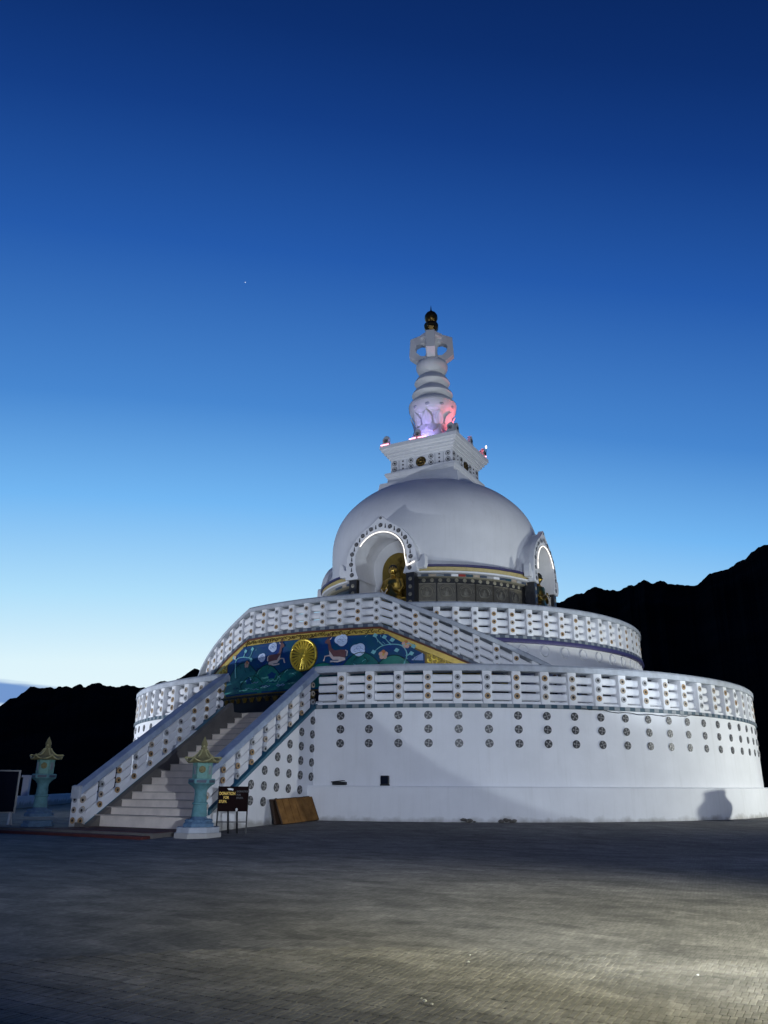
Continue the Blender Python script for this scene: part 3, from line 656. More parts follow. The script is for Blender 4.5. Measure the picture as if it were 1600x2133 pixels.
# --- reliquary drum under the dome, frieze
def in_niche(x, y, z, half=1.75, top=14.3):
    for (nx, ny) in ((0, -1), (1, 0), (-1, 0), (0, 1)):
        dd = x*nx+y*ny; u = abs(-x*ny+y*nx)
        if dd > 3 and u < half and (z < 13.0 or u*u+(z-13.0)**2 < 1.75**2): return True
    return False
def niche_cut(b):
    keep = [(f, m) for f, m in zip(b.f, b.m) if not in_niche(*[sum(b.v[i][q] for i in f)/len(f) for q in range(3)])]
    b.f = [f for f, m in keep]; b.m = [m for f, m in keep]; return b
def dense(prof, st):
    out = []
    for (r0, z0), (r1, z1) in zip(prof, prof[1:]):
        n = max(1, int(math.hypot(r1-r0, z1-z0)/st)); out += [(r0+(r1-r0)*i/n, z0+(z1-z0)*i/n) for i in range(n)]
    return out+[prof[-1]]
b = MB(); b.lathe(dense([(6.55, 7.6), (6.55, 12.0)], .15), 300); RD_ = niche_cut(b).build('relic_drum', 'relief_dark', ST, smooth=30)
def ringcut(nm, prof, m, parent=ST):
    b = MB(); b.lathe(dense(prof, .2), 300); return niche_cut(b).build(nm, m, parent, smooth=40)
ringcut('lower_cornice', [(6.5, 11.80), (6.75, 11.84), (6.80, 11.94), (6.80, 11.97), (6.5, 11.98)], 'relief_light')
ringcut('white_fillet', [(6.7, 12.0), (7.02, 12.02), (7.05, 12.10), (6.9, 12.12)], 'white')
ringcut('gold_frieze', [(6.75, 12.11), (6.92, 12.12), (7.02, 12.32), (6.8, 12.34)], 'frieze_gold')
ringcut('purple_cornice', [(6.7, 12.33), (7.08, 12.335), (7.10, 12.45), (6.3, 12.62)], 'purple')
# coloured flags of the frieze
fm = {c: MB().box(-.19, .19, -.02, .02, -.065, .065).mesh('colour_tile', c, bevel=.005) for c in ('slate', 'tile_grey', 'red', 'teal', 'ros_tan', 'white', 'ros_grey')}
seq = ['ros_grey', 'slate', 'ros_tan', 'tile_grey', 'slate', 'white', 'red', 'teal', 'ros_tan', 'slate', 'ros_grey', 'white', 'slate', 'teal', 'ros_tan']
for i in range(24):
    a = 17+i*3.35
    if in_niche(*onr(6.6, a, 11.9)): continue
    put('colour_tile', fm[seq[i % 15]], RD_, onr(6.86, a, 11.90), R_(a))
for i in range(5): a = -17-i*3.35; put('colour_tile', fm[seq[(i*4) % 15]], RD_, onr(6.86, a, 11.90), R_(a))
# relief panels: a seated figure under a round arch
rp_ = MB(); rp_.mi = 0; rp_.box(-.50, .50, -.05, .05, -.5, .5); rp_.mi = 1
rp_.tube([(.30*cos(t*pi/12), -.06, .02+.30*sin(t*pi/12)) for t in range(-3, 16)], .032, 6)
rp_.tube([(.42*cos(t*pi/12), -.055, .0+.40*sin(t*pi/12)) for t in range(0, 13)], .02, 6)
rp_.ell((0, -.06, -.05), (.14, .05, .16)); rp_.ell((0, -.07, .14), (.065, .05, .08)); rp_.ell((0, -.06, -.20), (.24, .05, .07))
rp_.box(-.46, .46, -.075, -.05, -.5, -.44); rp_.box(-.46, .46, -.075, -.05, .45, .5)
rpm = rp_.mesh('relief_panel', ['relief', 'relief_light'], smooth=40)
mdm = MB().lathe([(0, .03), (.08, .03), (.11, 0)], 14); mdm.v = [(x, -z, y) for x, y, z in mdm.v]; mdme = mdm.mesh('boss', 'relief_light', smooth=50)
for s in (1,):
    for i in range(6):
        a = 21.0+i*9.15; put('relief_panel', rpm, RD_, onr(6.58, a, 11.02), R_(a))
    for i in range(14): a = 19.5+i*3.9; put('boss', mdme, RD_, onr(6.55, a, 11.70), R_(a))
    for i in range(6): a = 21.0+i*9.15; put('relief_panel', rpm, RD_, onr(6.58, a, 9.95), R_(a))
for i in range(2): a = -21.0-i*9.15; put('relief_panel', rpm, RD_, onr(6.58, a, 11.02), R_(a))

# --- dome
dp = [(6.30, 12.45), (6.37, 13.0), (6.41, 13.7), (6.43, 14.5), (6.42, 15.1), (6.34, 15.66), (6.18, 16.2), (5.94, 16.72), (5.6, 17.22), (5.18, 17.67), (4.7, 18.09), (4.15, 18.46), (3.5, 18.78), (2.8, 19.02), (2.0, 19.18), (.01, 19.3)]
def smooth_prof(p, n=5):
    out = []
    for i in range(len(p)-1):
        p0, p1, p2, p3 = p[max(i-1, 0)], p[i], p[i+1], p[min(i+2, len(p)-1)]
        for k in range(n): t = k/n; out.append(tuple(.5*(2*p1[q]+(-p0[q]+p2[q])*t+(2*p0[q]-5*p1[q]+4*p2[q]-p3[q])*t*t+(-p0[q]+3*p1[q]-3*p2[q]+p3[q])*t**3) for q in (0, 1)))
    return out+[p[-1]]
b = MB(); b.lathe(smooth_prof(dp, 6), 320); niche_cut(b).build('dome', 'white', ST, smooth=60)

# --- niches
def arch_in(n=22): return [(-1.40, 12.0), (-1.56, 12.5)] + [(1.62*sin(R_(-90+180*i/n)), 13.0+1.58*cos(R_(-90+180*i/n))) for i in range(n+1)] + [(1.56, 12.5), (1.40, 12.0)]
def arch_out(n=16):
    right = [(0, 15.5), (.20, 15.30), (.55, 15.02), (.95, 14.78), (1.32, 14.52), (1.68, 14.14), (1.95, 13.75), (2.12, 13.3), (2.18, 12.85), (2.20, 12.45), (2.22, 12.0)]
    return [(-x, z) for x, z in reversed(right[1:])] + right
def niche(rz, name='niche'):
    N = MB(); ai, ao = arch_in(), arch_out()
    outline = ao + [(p[0], p[1]) for p in reversed(ai)]
    N.poly(outline, lambda u, v, d: (u, -7.07+.30-d, v), .30)
    o = N.build(name, 'white', ST, smooth=35); o.rotation_euler = (0, 0, rz)
    # vault: outer shell and inner shell going back into the dome
    def shell(nm, prof, y0, y1, m):
        b = MB(); k = len(prof); b.v += [(u, y0, v) for u, v in prof] + [(u, y1, v) for u, v in prof]
        for i in range(k-1): b.face([i, i+1, k+i+1, k+i])
        return b.build(nm, m, o, smooth=40)
    shell('vault', [(u*.93, 12+(v-12)*.955) for u, v in ao], -6.79, -4.6, 'white')
    shell('vault_lining', [(u, v) for u, v in ai] , -6.79, -4.9, 'white')
    jam = [(-1.5, 7.6), (-1.5, 12.05)]; shell('jamb', jam, -6.75, -4.9, 'white'); shell('jamb', [(1.5, 7.6), (1.5, 12.05)], -6.75, -4.9, 'white')
    MB().box(-1.9, 1.9, -4.92, -4.8, 7.6, 14.8).build('back_wall', 'white', o)
    # pillars under the arch
    for s in (1, -1):
        b = MB(); b.box(s*1.78-.24, s*1.78+.24, -7.0, -6.45, 7.72, 12.0); p = b.build('pillar', 'relief_dark', o, bevel=.02)
        for q in range(9):
            e_ = put('boss', mdme, p, (s*1.78, -7.0, 8.3+q*.42))
    # ears
    for s in (1, -1):
        b = MB(); b.poly([(2.18, 12.2), (2.62, 12.2), (2.68, 12.45), (2.66, 12.85), (2.60, 12.97), (2.48, 12.95), (2.42, 12.75), (2.33, 12.58), (2.18, 12.55)], lambda u, v, d: (s*u, -6.99+.35-d, v), .35); b.build('scroll_ear', 'white', o, bevel=.02)
    # medallions round the arch, darts between
    pos = [(0, 14.90), (.60, 14.74), (1.13, 14.43), (1.53, 13.98), (1.80, 13.44), (1.86, 12.86), (1.80, 12.25)]
    allp = [(-x, z) for x, z in reversed(pos[1:])] + pos
    for u, v in allp: put('medallion', NMED, o, (u, -7.07, v))
    put('medallion', NMEDs, o, (0, -7.07, 15.32))
    for (u0, v0), (u1, v1) in zip(allp, allp[1:]):
        put('dart', DART, o, ((u0+u1)/2*1.0, -7.072, (v0+v1)/2))
    return o
NMED = medal_mesh(.125, .5); NMEDs = medal_mesh(.08, .5)
db = MB(); db.poly([(-.045, -.11), (.045, -.11), (.012, .13), (-.012, .13)], lambda u, v, d: (u, -d, v), .015); DART = db.mesh('dart', 'bronze_dark')
NF = niche(0); NR = niche(pi/2); NL = niche(-pi/2); NB = niche(pi)
def led(par, t0, t1, tail):
    pts = [(1.52*sin(R_(t)), 13.0+1.50*cos(R_(t))) for t in [t0+(t1-t0)*i/14 for i in range(15)]] + tail
    MB().tube([(u, -7.12, v) for u, v in pts], .024, 8).build('light_strip', 'led_white', par, smooth=True)
led(NF, -57, 92, [(1.60, 12.55), (1.62, 12.40), (1.80, 12.44), (2.1, 12.56)])
led(NR, -95, 70, [])
MB().tube([onr(7.0, 17.3, 12.30), onr(6.92, 18.5, 12.2), onr(6.88, 20.5, 12.08)], .012, 6).build('light_strip', 'amber_glint', NF, smooth=True)  # glowing tube in place of the arch strip's orange reflection, not a lamp

# --- harmika (square block on the dome)
hx = .13
def sq(nm, lv, m='white'):
    b = MB(); 
    for a, z in lv: b.v += [(hx-a, -a, z), (hx+a, -a, z), (hx+a, a, z), (hx-a, a, z)]
    for i in range(len(lv)-1):
        for j in range(4): b.face([i*4+j, i*4+(j+1) % 4, i*4+4+(j+1) % 4, i*4+4+j])
    b.face([3, 2, 1, 0]); k = 4*(len(lv)-1); b.face([k, k+1, k+2, k+3]); return b.build(nm, m, ST)
sq('harmika_base', [(2.85, 18.3), (2.72, 18.9), (2.66, 19.28), (2.30, 19.33), (2.30, 19.72), (2.36, 19.74), (2.44, 19.90), (2.44, 20.02), (2.2, 20.06), (2.2, 20.1)])
HB = sq('harmika', [(2.14, 20.05), (2.14, 20.98)])
sq('harmika_cornice', [(2.14, 20.97), (2.22, 20.99), (2.22, 21.12), (2.34, 21.14), (2.34, 21.28), (2.46, 21.30), (2.46, 21.44), (2.58, 21.48), (2.62, 21.62), (2.68, 21.64), (2.68, 21.88), (2.60, 21.90)])
ring_m = MB()
for r0, m_ in ((.15, 0), (.07, 1)):
    ring_m.mi = m_ ; ring_m.tube([(r0*cos(2*pi*i/20), 0, r0*sin(2*pi*i/20)) for i in range(21)], .017 if m_ == 0 else .012, 6, caps=False)
ring_m.mi = 1; ring_m.ell((0, 0, 0), (.05, .03, .05), 10, 6); RINGM = ring_m.mesh('ring_medallion', ['bronze_dark', 'black'], smooth=50)
dot_m = MB().ell((0, 0, 0), (.06, .04, .06), 10, 6).mesh('stud', 'bronze_dark', smooth=True)
lot = MB(); lot.mi = 0; lot.ell((0, 0, 0), (.36, .06, .33), 20, 10)
for k in range(8): t = 2*pi*k/8; lot.ell((.22*cos(t), -.05, .20*sin(t)), (.10, .05, .10), 8, 5)
lot.ell((0, -.08, 0), (.13, .07, .13), 10, 6); LOTM = lot.mesh('gold_emblem', 'old_gold', smooth=True)
sepm = MB().box(-.01, .01, -.01, .01, -.36, .36).mesh('groove', 'tile_grey')
for rz in (0, pi/2, -pi/2, pi):
    mtx = Matrix.Translation((hx, 0, 0)) @ Matrix.Rotation(rz, 4, 'Z')
    def P_(nm, me, u, z): putm(nm, me, HB, mtx @ Matrix.Translation((u, -2.145, z)))
    for s in (1, -1):
        for u in (1.86, .70):
            for z in (20.73, 20.33): P_('ring_medallion', RINGM, s*u, z)
        for z in (20.78, 20.53, 20.28): P_('stud', dot_m, s*1.27, z)
        P_('groove', sepm, s*1.55, 20.5); P_('groove', sepm, s*.98, 20.5)
    P_('gold_emblem', LOTM, 0, 20.52)
# merlons on the cornice
ml = MB(); ml.mi = 0; ml.poly([(-.30, 0), (.30, 0), (.26, .18), (.20, .24), (.20, .5), (.14, .62), (0, .68), (-.14, .62), (-.20, .5), (-.20, .24), (-.26, .18)], lambda u, v, d: (u, .10-d, v), .20)
MLM = ml.mesh('merlon', 'coping', bevel=.015)
for rz in (0, pi/2, -pi/2, pi):
    mtx = Matrix.Translation((hx, 0, 0)) @ Matrix.Rotation(rz, 4, 'Z')
    for u in (-2.25, 0, 2.25):
        o = putm('merlon', MLM, HB, mtx @ Matrix.Translation((u, -2.5, 21.89)))
        putm('ring_medallion', RINGM, HB, mtx @ Matrix.Translation((u, -2.62, 22.2)) @ Matrix.Scale(.85, 4))
def pinkled(p, r=.03): MB().tube(p, r, 6).build('light_strip', 'led_pink', HB, smooth=True)
pinkled([(hx-2.60, -2.66, 21.93), (hx-2.05, -2.67, 21.93)]); pinkled([(hx-.55, -2.66, 21.95), (hx-.1, -2.66, 21.97)]); pinkled([(hx+.05, -2.66, 21.95), (hx+.62, -2.66, 21.93)], .022)
pinkled([(hx+2.66, 2.2, 21.95), (hx+2.66, 2.36, 22.0)]); 
MB().ell((hx+2.62, 2.5, 22.75), (.06, .06, .13), 8, 6).build('lamp_bulb', 'led_white', HB, smooth=True)
MB().tube([(hx+2.6, 2.45, 21.9), (hx+2.62, 2.5, 22.65)], .02, 6).build('lamp_stem', 'black', HB)
def plight(nm, loc, pw, col, r=.12):
    l = bpy.data.lights.new(nm, 'POINT'); l.energy = pw; l.color = col; l.shadow_soft_size = r; o = bpy.data.objects.new(nm, l); COL.objects.link(o); o.parent = ST; o.location = loc
plight('pink_strip_light', (2.25, .25, 23.35), 130, (1, .12, .16))
plight('violet_strip_light', (.1, -2.2, 22.3), 85, (.44, .36, 1))

# --- spire
def lat(nm, prof, m='white', n=48, sm=35, par=ST): return MB().lathe(prof, n).build(nm, m, par, smooth=sm)
lat('spire_base', [(1.75, 21.85), (1.70, 22.15), (1.40, 22.3), (1.30, 22.6), (1.22, 23.0), (1.12, 23.5), (1.10, 23.9), (1.22, 24.15), (1.34, 24.4)])
# lotus petals
pet = MB(); n = 8
for i in range(n+1):
    t = i/n; wdt = .34*math.sin(pi*min(1, .25+t*.75))**.8 if i < n else 0.02
    for j in (-1, -.4, .4, 1): pet.v.append((j*wdt, -(.06+.30*t**1.6)-.10*(1-j*j)*(1-t*.4), -.05+.95*t))
for i in range(n):
    for j in range(3): pet.face([i*4+j, i*4+j+1, i*4+j+5, i*4+j+4])
PETM = pet.mesh('lotus_petal', 'white', smooth=True)
for k in range(10): a = 36*k+7; o = put('lotus_petal', PETM, ST, onr(1.12, a, 23.55), R_(a))
petd = MB(); petd.v = [(x, y, -z*.75) for x, y, z in pet.v]; petd.f = pet.f; petd.m = pet.m; PETD = petd.mesh('lotus_petal', 'white', smooth=True)
for k in range(10): a = 36*k+25; put('lotus_petal', PETD, ST, onr(1.10, a, 23.5), R_(a))
lat('bowl_tier', [(1.26, 24.35), (1.40, 24.50), (1.53, 24.80), (1.59, 25.06), (1.59, 25.19), (1.3, 25.21)])
ros_b = MB().ell((0, 0, 0), (.17, .05, .13), 12, 6).mesh('roundel', 'coping', smooth=True)
for k in range(10): a = 36*k+12; put('roundel', ros_b, ST, onr(1.52, a, 24.85), R_(a))
lat('parasol_disc', [(1.3, 25.2), (1.60, 25.22), (1.57, 25.34), (1.40, 25.56), (1.14, 25.74), (.92, 25.82)])
lat('parasol_disc', [(.90, 25.78), (1.12, 25.84), (1.30, 25.94), (1.38, 26.06), (1.33, 26.18), (1.16, 26.42), (.94, 26.62), (.80, 26.72)])
lat('parasol_disc', [(.78, 26.66), (.96, 26.74), (1.12, 26.86), (1.20, 26.98), (1.15, 27.10), (1.00, 27.34), (.80, 27.54), (.62, 27.66)])
lat('lotus_bulb', [(.58, 27.6), (.78, 27.68), (.96, 27.84), (1.06, 28.08), (1.08, 28.26), (1.03, 28.46), (.86, 28.63), (.6, 28.71), (.42, 28.76)])
for k in range(8): a = 45*k; put('lotus_petal', PETM, ST, onr(.66, a, 27.72), R_(a)).scale = (.9, 1, .95)
lat('spire_column', [(.5, 28.6), (.56, 28.8), (.54, 29.0), (.42, 29.2), (.38, 29.5), (.42, 29.85), (.56, 30.1), (.60, 30.6), (.5, 30.70)])
lat('cage_plate', [(.01, 30.30), (.72, 30.32), (.80, 30.42), (.80, 30.66), (.70, 30.72), (.01, 30.74)], n=8, sm=20)
# four brackets of the cage
br = MB()
outer = [(.38, 30.66), (.78, 30.62), (1.44, 30.36), (1.52, 29.04), (.98, 28.60), (.38, 28.54)]
inner = [(.38, 30.00), (.70, 30.04), (1.02, 29.88), (1.10, 29.6), (1.02, 29.30), (.74, 29.04), (.38, 29.02)]
br.poly(outer+list(reversed(inner)), lambda u, v, d: (d-.30, -u, v), .60)
BRM = br.mesh('cage_bracket', 'white', bevel=.02)
for k in range(4): o = put('cage_bracket', BRM, ST, (0, 0, 0), R_(22+90*k))
lat('finial_stem', [(.42, 30.62), (.40, 30.8), (.32, 30.95), (.34, 31.05), (.50, 31.3), (.53, 31.5), (.46, 31.68), (.30, 31.82)], 'old_gold', 8, 20)
lat('finial_ball', [(.28, 31.8), (.40, 31.92), (.46, 32.12), (.44, 32.35), (.32, 32.55), (.14, 32.68), (.05, 32.8), (.03, 33.0), (.005, 33.2)], 'old_gold', 24, 40)
# old aerial lines inside the cage omitted: they belong to the sky behind

# ================================================================== gilded statues in the niches
def statue(rz, label, fwd=0):
    root = empty('seated_statue', Matrix.Rotation(-PHI+rz, 3, 'Z') @ Vector((0, -fwd, 0)), -PHI+rz); tag(root, label, 'statue', 'gilded statues in the niches')
    b = MB(); y = -5.6; z = 10.62
    b.lathe([(.01, z), (.62, z), (.66, z+.25), (.50, z+.62), (.46, z+.95), (.50, z+1.25), (.46, z+1.48), (.24, z+1.60), (.15, z+1.68), (.14, z+1.8), (.01, z+1.9)], 24, 0, y, sx=1.05, sy=.68)
    b.ell((0, y, z+2.03), (.225, .24, .28)); b.ell((0, y+.02, z+2.30), (.12, .12, .10))      # head, topknot
    b.ell((0, y-.23, z+2.0), (.04, .06, .07)); b.ell((-.23, y, z+2.0), (.03, .06, .12)); b.ell((.23, y, z+2.0), (.03, .06, .12))
    for s in (1, -1):
        b.tube([(s*.46, y, z+1.44), (s*.62, y-.05, z+1.0), (s*.55, y-.28, z+.70), (s*.2, y-.45, z+.92)], [.16, .14, .12, .09], 10)   # arm raised to the chest
        b.tube([(s*.3, y-.05, z+.15), (s*.85, y-.30, z+.16), (s*.35, y-.55, z+.12), (-s*.2, y-.52, z+.1)], [.28, .22, .17, .12], 10)  # folded leg
        for k in range(4): b.tube([(s*.19, y-.45, z+.93), (s*(.12-.03*k), y-.5+.01*k, z+1.12+.03*(k % 2))], [.04, .028], 6)
        b.tube([(s*.19, y-.45, z+.95), (s*.26, y-.53, z+1.06)], [.04, .03], 6)
    o = b.build('body', 'statue_gold', root, smooth=True); m = o.modifiers.new('union', 'REMESH'); m.mode = 'VOXEL'; m.voxel_size = .035; m.use_smooth_shade = True
    b = MB()
    for k in range(5):
        for q in range(12): t = 2*pi*q/12; b.ell((.20*cos(t)*cos(k*.33), y+.02+.21*sin(t)*cos(k*.33), z+2.12+.22*sin(k*.33)), (.045, .045, .045), 6, 4)
    b.build('hair', 'black', root)
    b = MB(); b.lathe([(.01, z-.02), (1.0, z-.02), (1.12, z-.2), (.9, z-.45), (1.0, z-.7), (1.05, 7.7), (.01, 7.7)], 24, 0, y, sy=.7); b.build('lotus_throne', 'statue_gold', root, smooth=40)
    b = MB(); b.tube([(-.2, y-.66, z+.55), (-.42, y-.62, z+.85)], [.05, .03], 6); b.tube([(-.2, y-.66, z+.55), (.0, y-.66, z+.85)], [.05, .03], 6); b.tube([(-.2, y-.66, z+.55), (-.18, y-.66, z+.2)], [.06, .08], 6); b.build('white_scarf', 'cloth_white', root, smooth=True)
    # halo plate behind
    pts = [(-1.0, 9.0), (1.0, 9.0)] + [(1.0*cos(R_(t)), 12.75+1.08*sin(R_(t))) for t in range(0, 181, 10)]
    b = MB(); b.poly(pts, lambda u, v, d: (u, -4.95-d, v), .06); hl = b.build('halo', 'halo_gold', root)
    b = MB(); rt = random.Random(4)
    b.tube([(.15, -5.03, 12.2), (.12, -5.04, 13.0), (.18, -5.04, 13.55)], [.05, .04, .015], 5)
    for k in range(16): zz = rt.uniform(12.7, 13.55); b.ell((.14+rt.uniform(-.5, .5)*(13.75-zz)*.55, -5.04, zz), (.10, .02, .05), 6, 4)
    b.build('painted_tree', 'gold_dark', hl)
    return root
statue(0, 'golden seated statue in the front niche facing the stairs')
statue(pi/2, 'golden seated statue in the side niche at the right edge of the dome', 1.0)

# ================================================================== stone lanterns
def lantern():
    root = empty('stone_lantern'); H = lambda r, z0, z1, nm, m, n=8, sm=20, par=root, **k: MB().lathe([(.001, z0), (r, z0), (r, z1), (.001, z1)], n, rot=R_(22.5)).build(nm, m, par, bevel=.015)
    H(.86, 0, .22, 'base', 'white'); H(.78, .22, .40, 'base', 'coping')
    MB().lathe([(.001, .40), (.56, .40), (.56, .50), (.50, .55), (.34, .64), (.24, .76), (.001, .76)], 8, rot=R_(22.5)).build('foot', 'lantern_blue', root, smooth=25)
    petl = MB(); 
    for k in range(8): a = R_(45*k); petl.ell((.36*sin(a), -.36*cos(a), .60), (.13, .13, .07), 8, 5)
    petl.build('lotus_foot', 'lantern_blue', root, smooth=True)
    sh = MB().lathe([(.001, .74), (.275, .74), (.25, .95), (.235, 1.12), (.27, 1.14), (.27, 1.19), (.225, 1.21), (.205, 1.5), (.225, 1.62), (.31, 1.72), (.42, 1.80), (.001, 1.80)], 24).build('shaft', 'lantern_stone', root, smooth=35)
    MB().lathe([(.001, 1.79), (.40, 1.79), (.47, 1.83), (.47, 1.97), (.44, 1.99), (.001, 1.99)], 6, rot=R_(30)).build('platform', 'lantern_stone', root, bevel=.012)
    for k in range(6):
        a = 60*k; rr = MB(); rr.box(-.17, .17, -.015, .02, -.045, .045); put('frieze_panel', rr.mesh('frieze_panel', 'slate', bevel=.008), root, (.415*sin(R_(a)), -.415*cos(R_(a)), 1.90), R_(a))
    ch = MB().lathe([(.001, 1.985), (.335, 1.985), (.345, 2.05), (.345, 2.50), (.36, 2.53), (.001, 2.53)], 6, rot=R_(30)).build('chamber', 'lantern_green', root, bevel=.012)
    for k in range(6):
        a = 60*k; ap_ = .345*cos(R_(30))
        b = MB()
        if k % 2: b.box(-.075, .075, -.02, .01, -.15, .15); put('window', b.mesh('window', 'tile_grey', bevel=.006), ch, (ap_*sin(R_(a)), -ap_*cos(R_(a)), 2.28), R_(a)); 
        else:
            b.lathe([(.0, .035), (.05, .035), (.07, .015), (.10, .03), (.12, 0)], 18); b.v = [(x, -z, y) for x, y, z in b.v]; put('round_window', b.mesh('round_window', 'lantern_roof', smooth=40), ch, (ap_*sin(R_(a)), -ap_*cos(R_(a)), 2.30), R_(a))
    # roof with upturned corners
    b = MB(); n = 36; lev = [(.0, 3.02), (.09, 3.0), (.17, 2.88), (.30, 2.74), (.44, 2.64), (.585, 2.585), (.60, 2.545), (.56, 2.52), (.30, 2.53)]
    for i in range(n):
        a = 2*pi*i/n; c6 = abs(((a/(pi/3)) % 1)-.5)*2; hexr = 1/cos(((a+pi/6) % (pi/3))-pi/6)*.92
        for (r, z) in lev: up_ = .13*(c6**3)*max(0, (r-.3)/.3) if r > .3 else 0; q = r*(hexr if r > .2 else 1); b.v.append((q*sin(a+pi/6), -q*cos(a+pi/6), z+up_*1.0))
    m = len(lev)
    for i in range(n):
        for j in range(m-1): i2 = (i+1) % n; b.face([i*m+j, i2*m+j, i2*m+j+1, i*m+j+1])
    rf_ = b.build('roof', 'lantern_roof', root, smooth=35)
    for k in range(6):
        a = R_(60*k)+0; 
        pts = []
        for i in range(7): t = i/6; r = .12+.50*t; pts.append((r*sin(a+pi/6), -r*cos(a+pi/6), 2.97-.40*t**.62+.14*max(0, t-.5)/.5*1.0))
        MB().tube(pts, [.03]*6+[.04], 6).build('hip_ridge', 'lantern_gold', rf_, smooth=True)
    for k in range(6):
        pts = []
        for i in range(9):
            a = R_(60*k+60*i/8)+pi/6; c6 = abs(i/8-.5)*2; hexr = 1/cos(R_(60*i/8)-pi/6)*.92; q = .60*hexr; pts.append((q*sin(a), -q*cos(a), 2.575+.13*c6**3))
        MB().tube(pts, .028, 6).build('eave_trim', 'lantern_gold', rf_, smooth=True)
    MB().lathe([(.09, 2.96), (.12, 3.02), (.10, 3.08), (.12, 3.13), (.11, 3.2), (.06, 3.32), (.005, 3.44)], 16).build('finial', 'lantern_roof', root, smooth=50)
    MB().ell((0, -.10, 3.10), (.035, .035, .035), 8, 6).build('finial_bead', 'lantern_gold', root, smooth=True)
    return root
LN = lantern(); LN.scale = (.86, .86, .86)
LN.location = ne(3.22, 24.0, -.31); LN.rotation_euler = (0, 0, R_(15)); tag(LN, 'teal stone lantern with gold roof on white octagonal base beside the sign', 'lantern', 'stone lanterns at the foot of the stairs')
LN2 = copy_tree(LN); LN2.location = ne(-3.75, 24.1, -.16); LN2.rotation_euler = (0, 0, R_(15))
tag(LN2, 'teal stone lantern with gold roof standing left of the stairs', 'lantern', 'stone lanterns at the foot of the stairs')
for ch in LN2.children:
    if ch.name.startswith('base'): ch.data = ch.data.copy(); ch.data.materials[0] = M['lantern_blue']; ch.scale = (.72, .72, .6 if ch.location.z == 0 else 1)

# ================================================================== carpeted landing before the steps
LD = empty('stair_landing', (0, 0, 0), -PHI); tag(LD, 'low landing with dark red carpet before the bottom step', 'landing')
MB().box(-5.4, 2.45, -25.1, -22.6, -.4, -.13).build('slab', 'kerb_grey', LD, bevel=.02)
MB().box(-2.3, 2.40, -25.0, -23.1, -.13, -.118).build('carpet', 'maroon', LD)
MB().box(-4.6, 2.40, -25.45, -25.11, -.42, -.20).build('riser', 'maroon', LD, bevel=.02)

# ================================================================== sign on stand
SG = empty('donation_sign'); tag(SG, 'dark donation board with yellow lettering on thin black legs', 'sign')
SG.location = (-6.38, -22.45, -.27); SG.rotation_euler = (0, 0, R_(8))
MB().box(-.46, .46, -.03, .03, .72, 1.45).build('panel', 'sign_brown', SG, bevel=.008)
for x in (-.45, .45): MB().box(x-.022, x+.022, -.022, .022, 0, 1.46).build('leg', 'sign_frame', SG)
for x in (-.15, .13): MB().tube([(x, .04, .9), (x+.02, .38, 0)], .028, 6).build('leg', 'sign_frame', SG)
MB().box(-.45, .45, -.018, .018, .40, .43).build('crossbar', 'sign_frame', SG)
def text(s, x, z, size, m, par, y=-.034, al='LEFT'):
    c = bpy.data.curves.new('lettering', 'FONT'); c.body = s; c.size = size; c.extrude = .002; c.offset = .005; c.align_x = al; c.materials.append(M[m])
    t_ = bpy.data.objects.new('lettering_curve', c); COL.objects.link(t_); bpy.context.view_layer.update()
    me = bpy.data.meshes.new_from_object(t_.evaluated_get(bpy.context.evaluated_depsgraph_get())); bpy.data.objects.remove(t_)
    me.materials.clear(); me.materials.append(M[m])
    o = put('lettering', me, par, (x, y, z)); o.rotation_euler = (pi/2, 0, 0); return o
text('DONATION', -.43, 1.20, .125, 'sign_yellow', SG).scale = (.72, 1, 1)
text('FOR', -.30, 1.09, .105, 'sign_yellow', SG).scale = (.85, 1, 1); text('STUPA', -.43, .97, .115, 'sign_yellow', SG).scale = (.70, 1, 1)
for s_, z_ in (('DONATION', 1.28), ('FOR', 1.18), ('STUPA', 1.09)): text(s_, .10, z_, .07, 'sign_faint', SG)
b = MB(); b.poly([(-.2, 1.39), (-.15, 1.34), (-.06, 1.34), (-.02, 1.32), (.0, 1.38), (-.1, 1.40)], lambda u, v, d: (u, -.031-d, v), .004); b.build('emblem', 'sign_white', SG)
MB().ell((.13, -.05, .77), (.035, .02, .05), 8, 6).build('padlock', 'sign_white', SG, smooth=True)

# ================================================================== boards leaning on the stair wall
def leaning(u0, d_a, d_b, ub, ut, zt, label, m='wood'):
    root = empty('leaning_board', (0, 0, 0), -PHI); tag(root, label, 'board', 'boards leaning on the stair wall')
    A = Vector((ub, -d_a, gz(d_a)+.0)); B = Vector((ub+.0, -d_b, gz(d_b)+.0)); T = Vector((ut, -d_a, zt)); ex = (B-A); up = T-A; nn = ex.cross(up).normalized()*.05
    n = 6
    for i in range(n):
        p, q = A+ex*(i/n+.006), A+ex*((i+1)/n-.006); b = MB(); c0 = [p, q, q+up*(1+.008*sin(i*3)), p+up*(1+.008*sin(i*3))]
        b.v = [tuple(v) for v in c0]+[tuple(v+nn) for v in c0]
        for f in ((0, 1, 2, 3), (7, 6, 5, 4), (0, 4, 5, 1), (1, 5, 6, 2), (2, 6, 7, 3), (3, 7, 4, 0)): b.face(list(f))
        b.build('plank', m, root)
    for t in (0, 1): MB().tube([A+ex*t+nn*.5, A+ex*t+up+nn*.5], .035, 4).build('batten', 'wood_edge', root)
leaning(0, 19.45, 17.15, 3.02, 2.66, .72, 'front brown plank board leaning against the stair side wall')
leaning(0, 19.62, 17.2, 2.84, 2.575, .74, 'dark edged brown board behind the front leaning board', 'wood_edge')

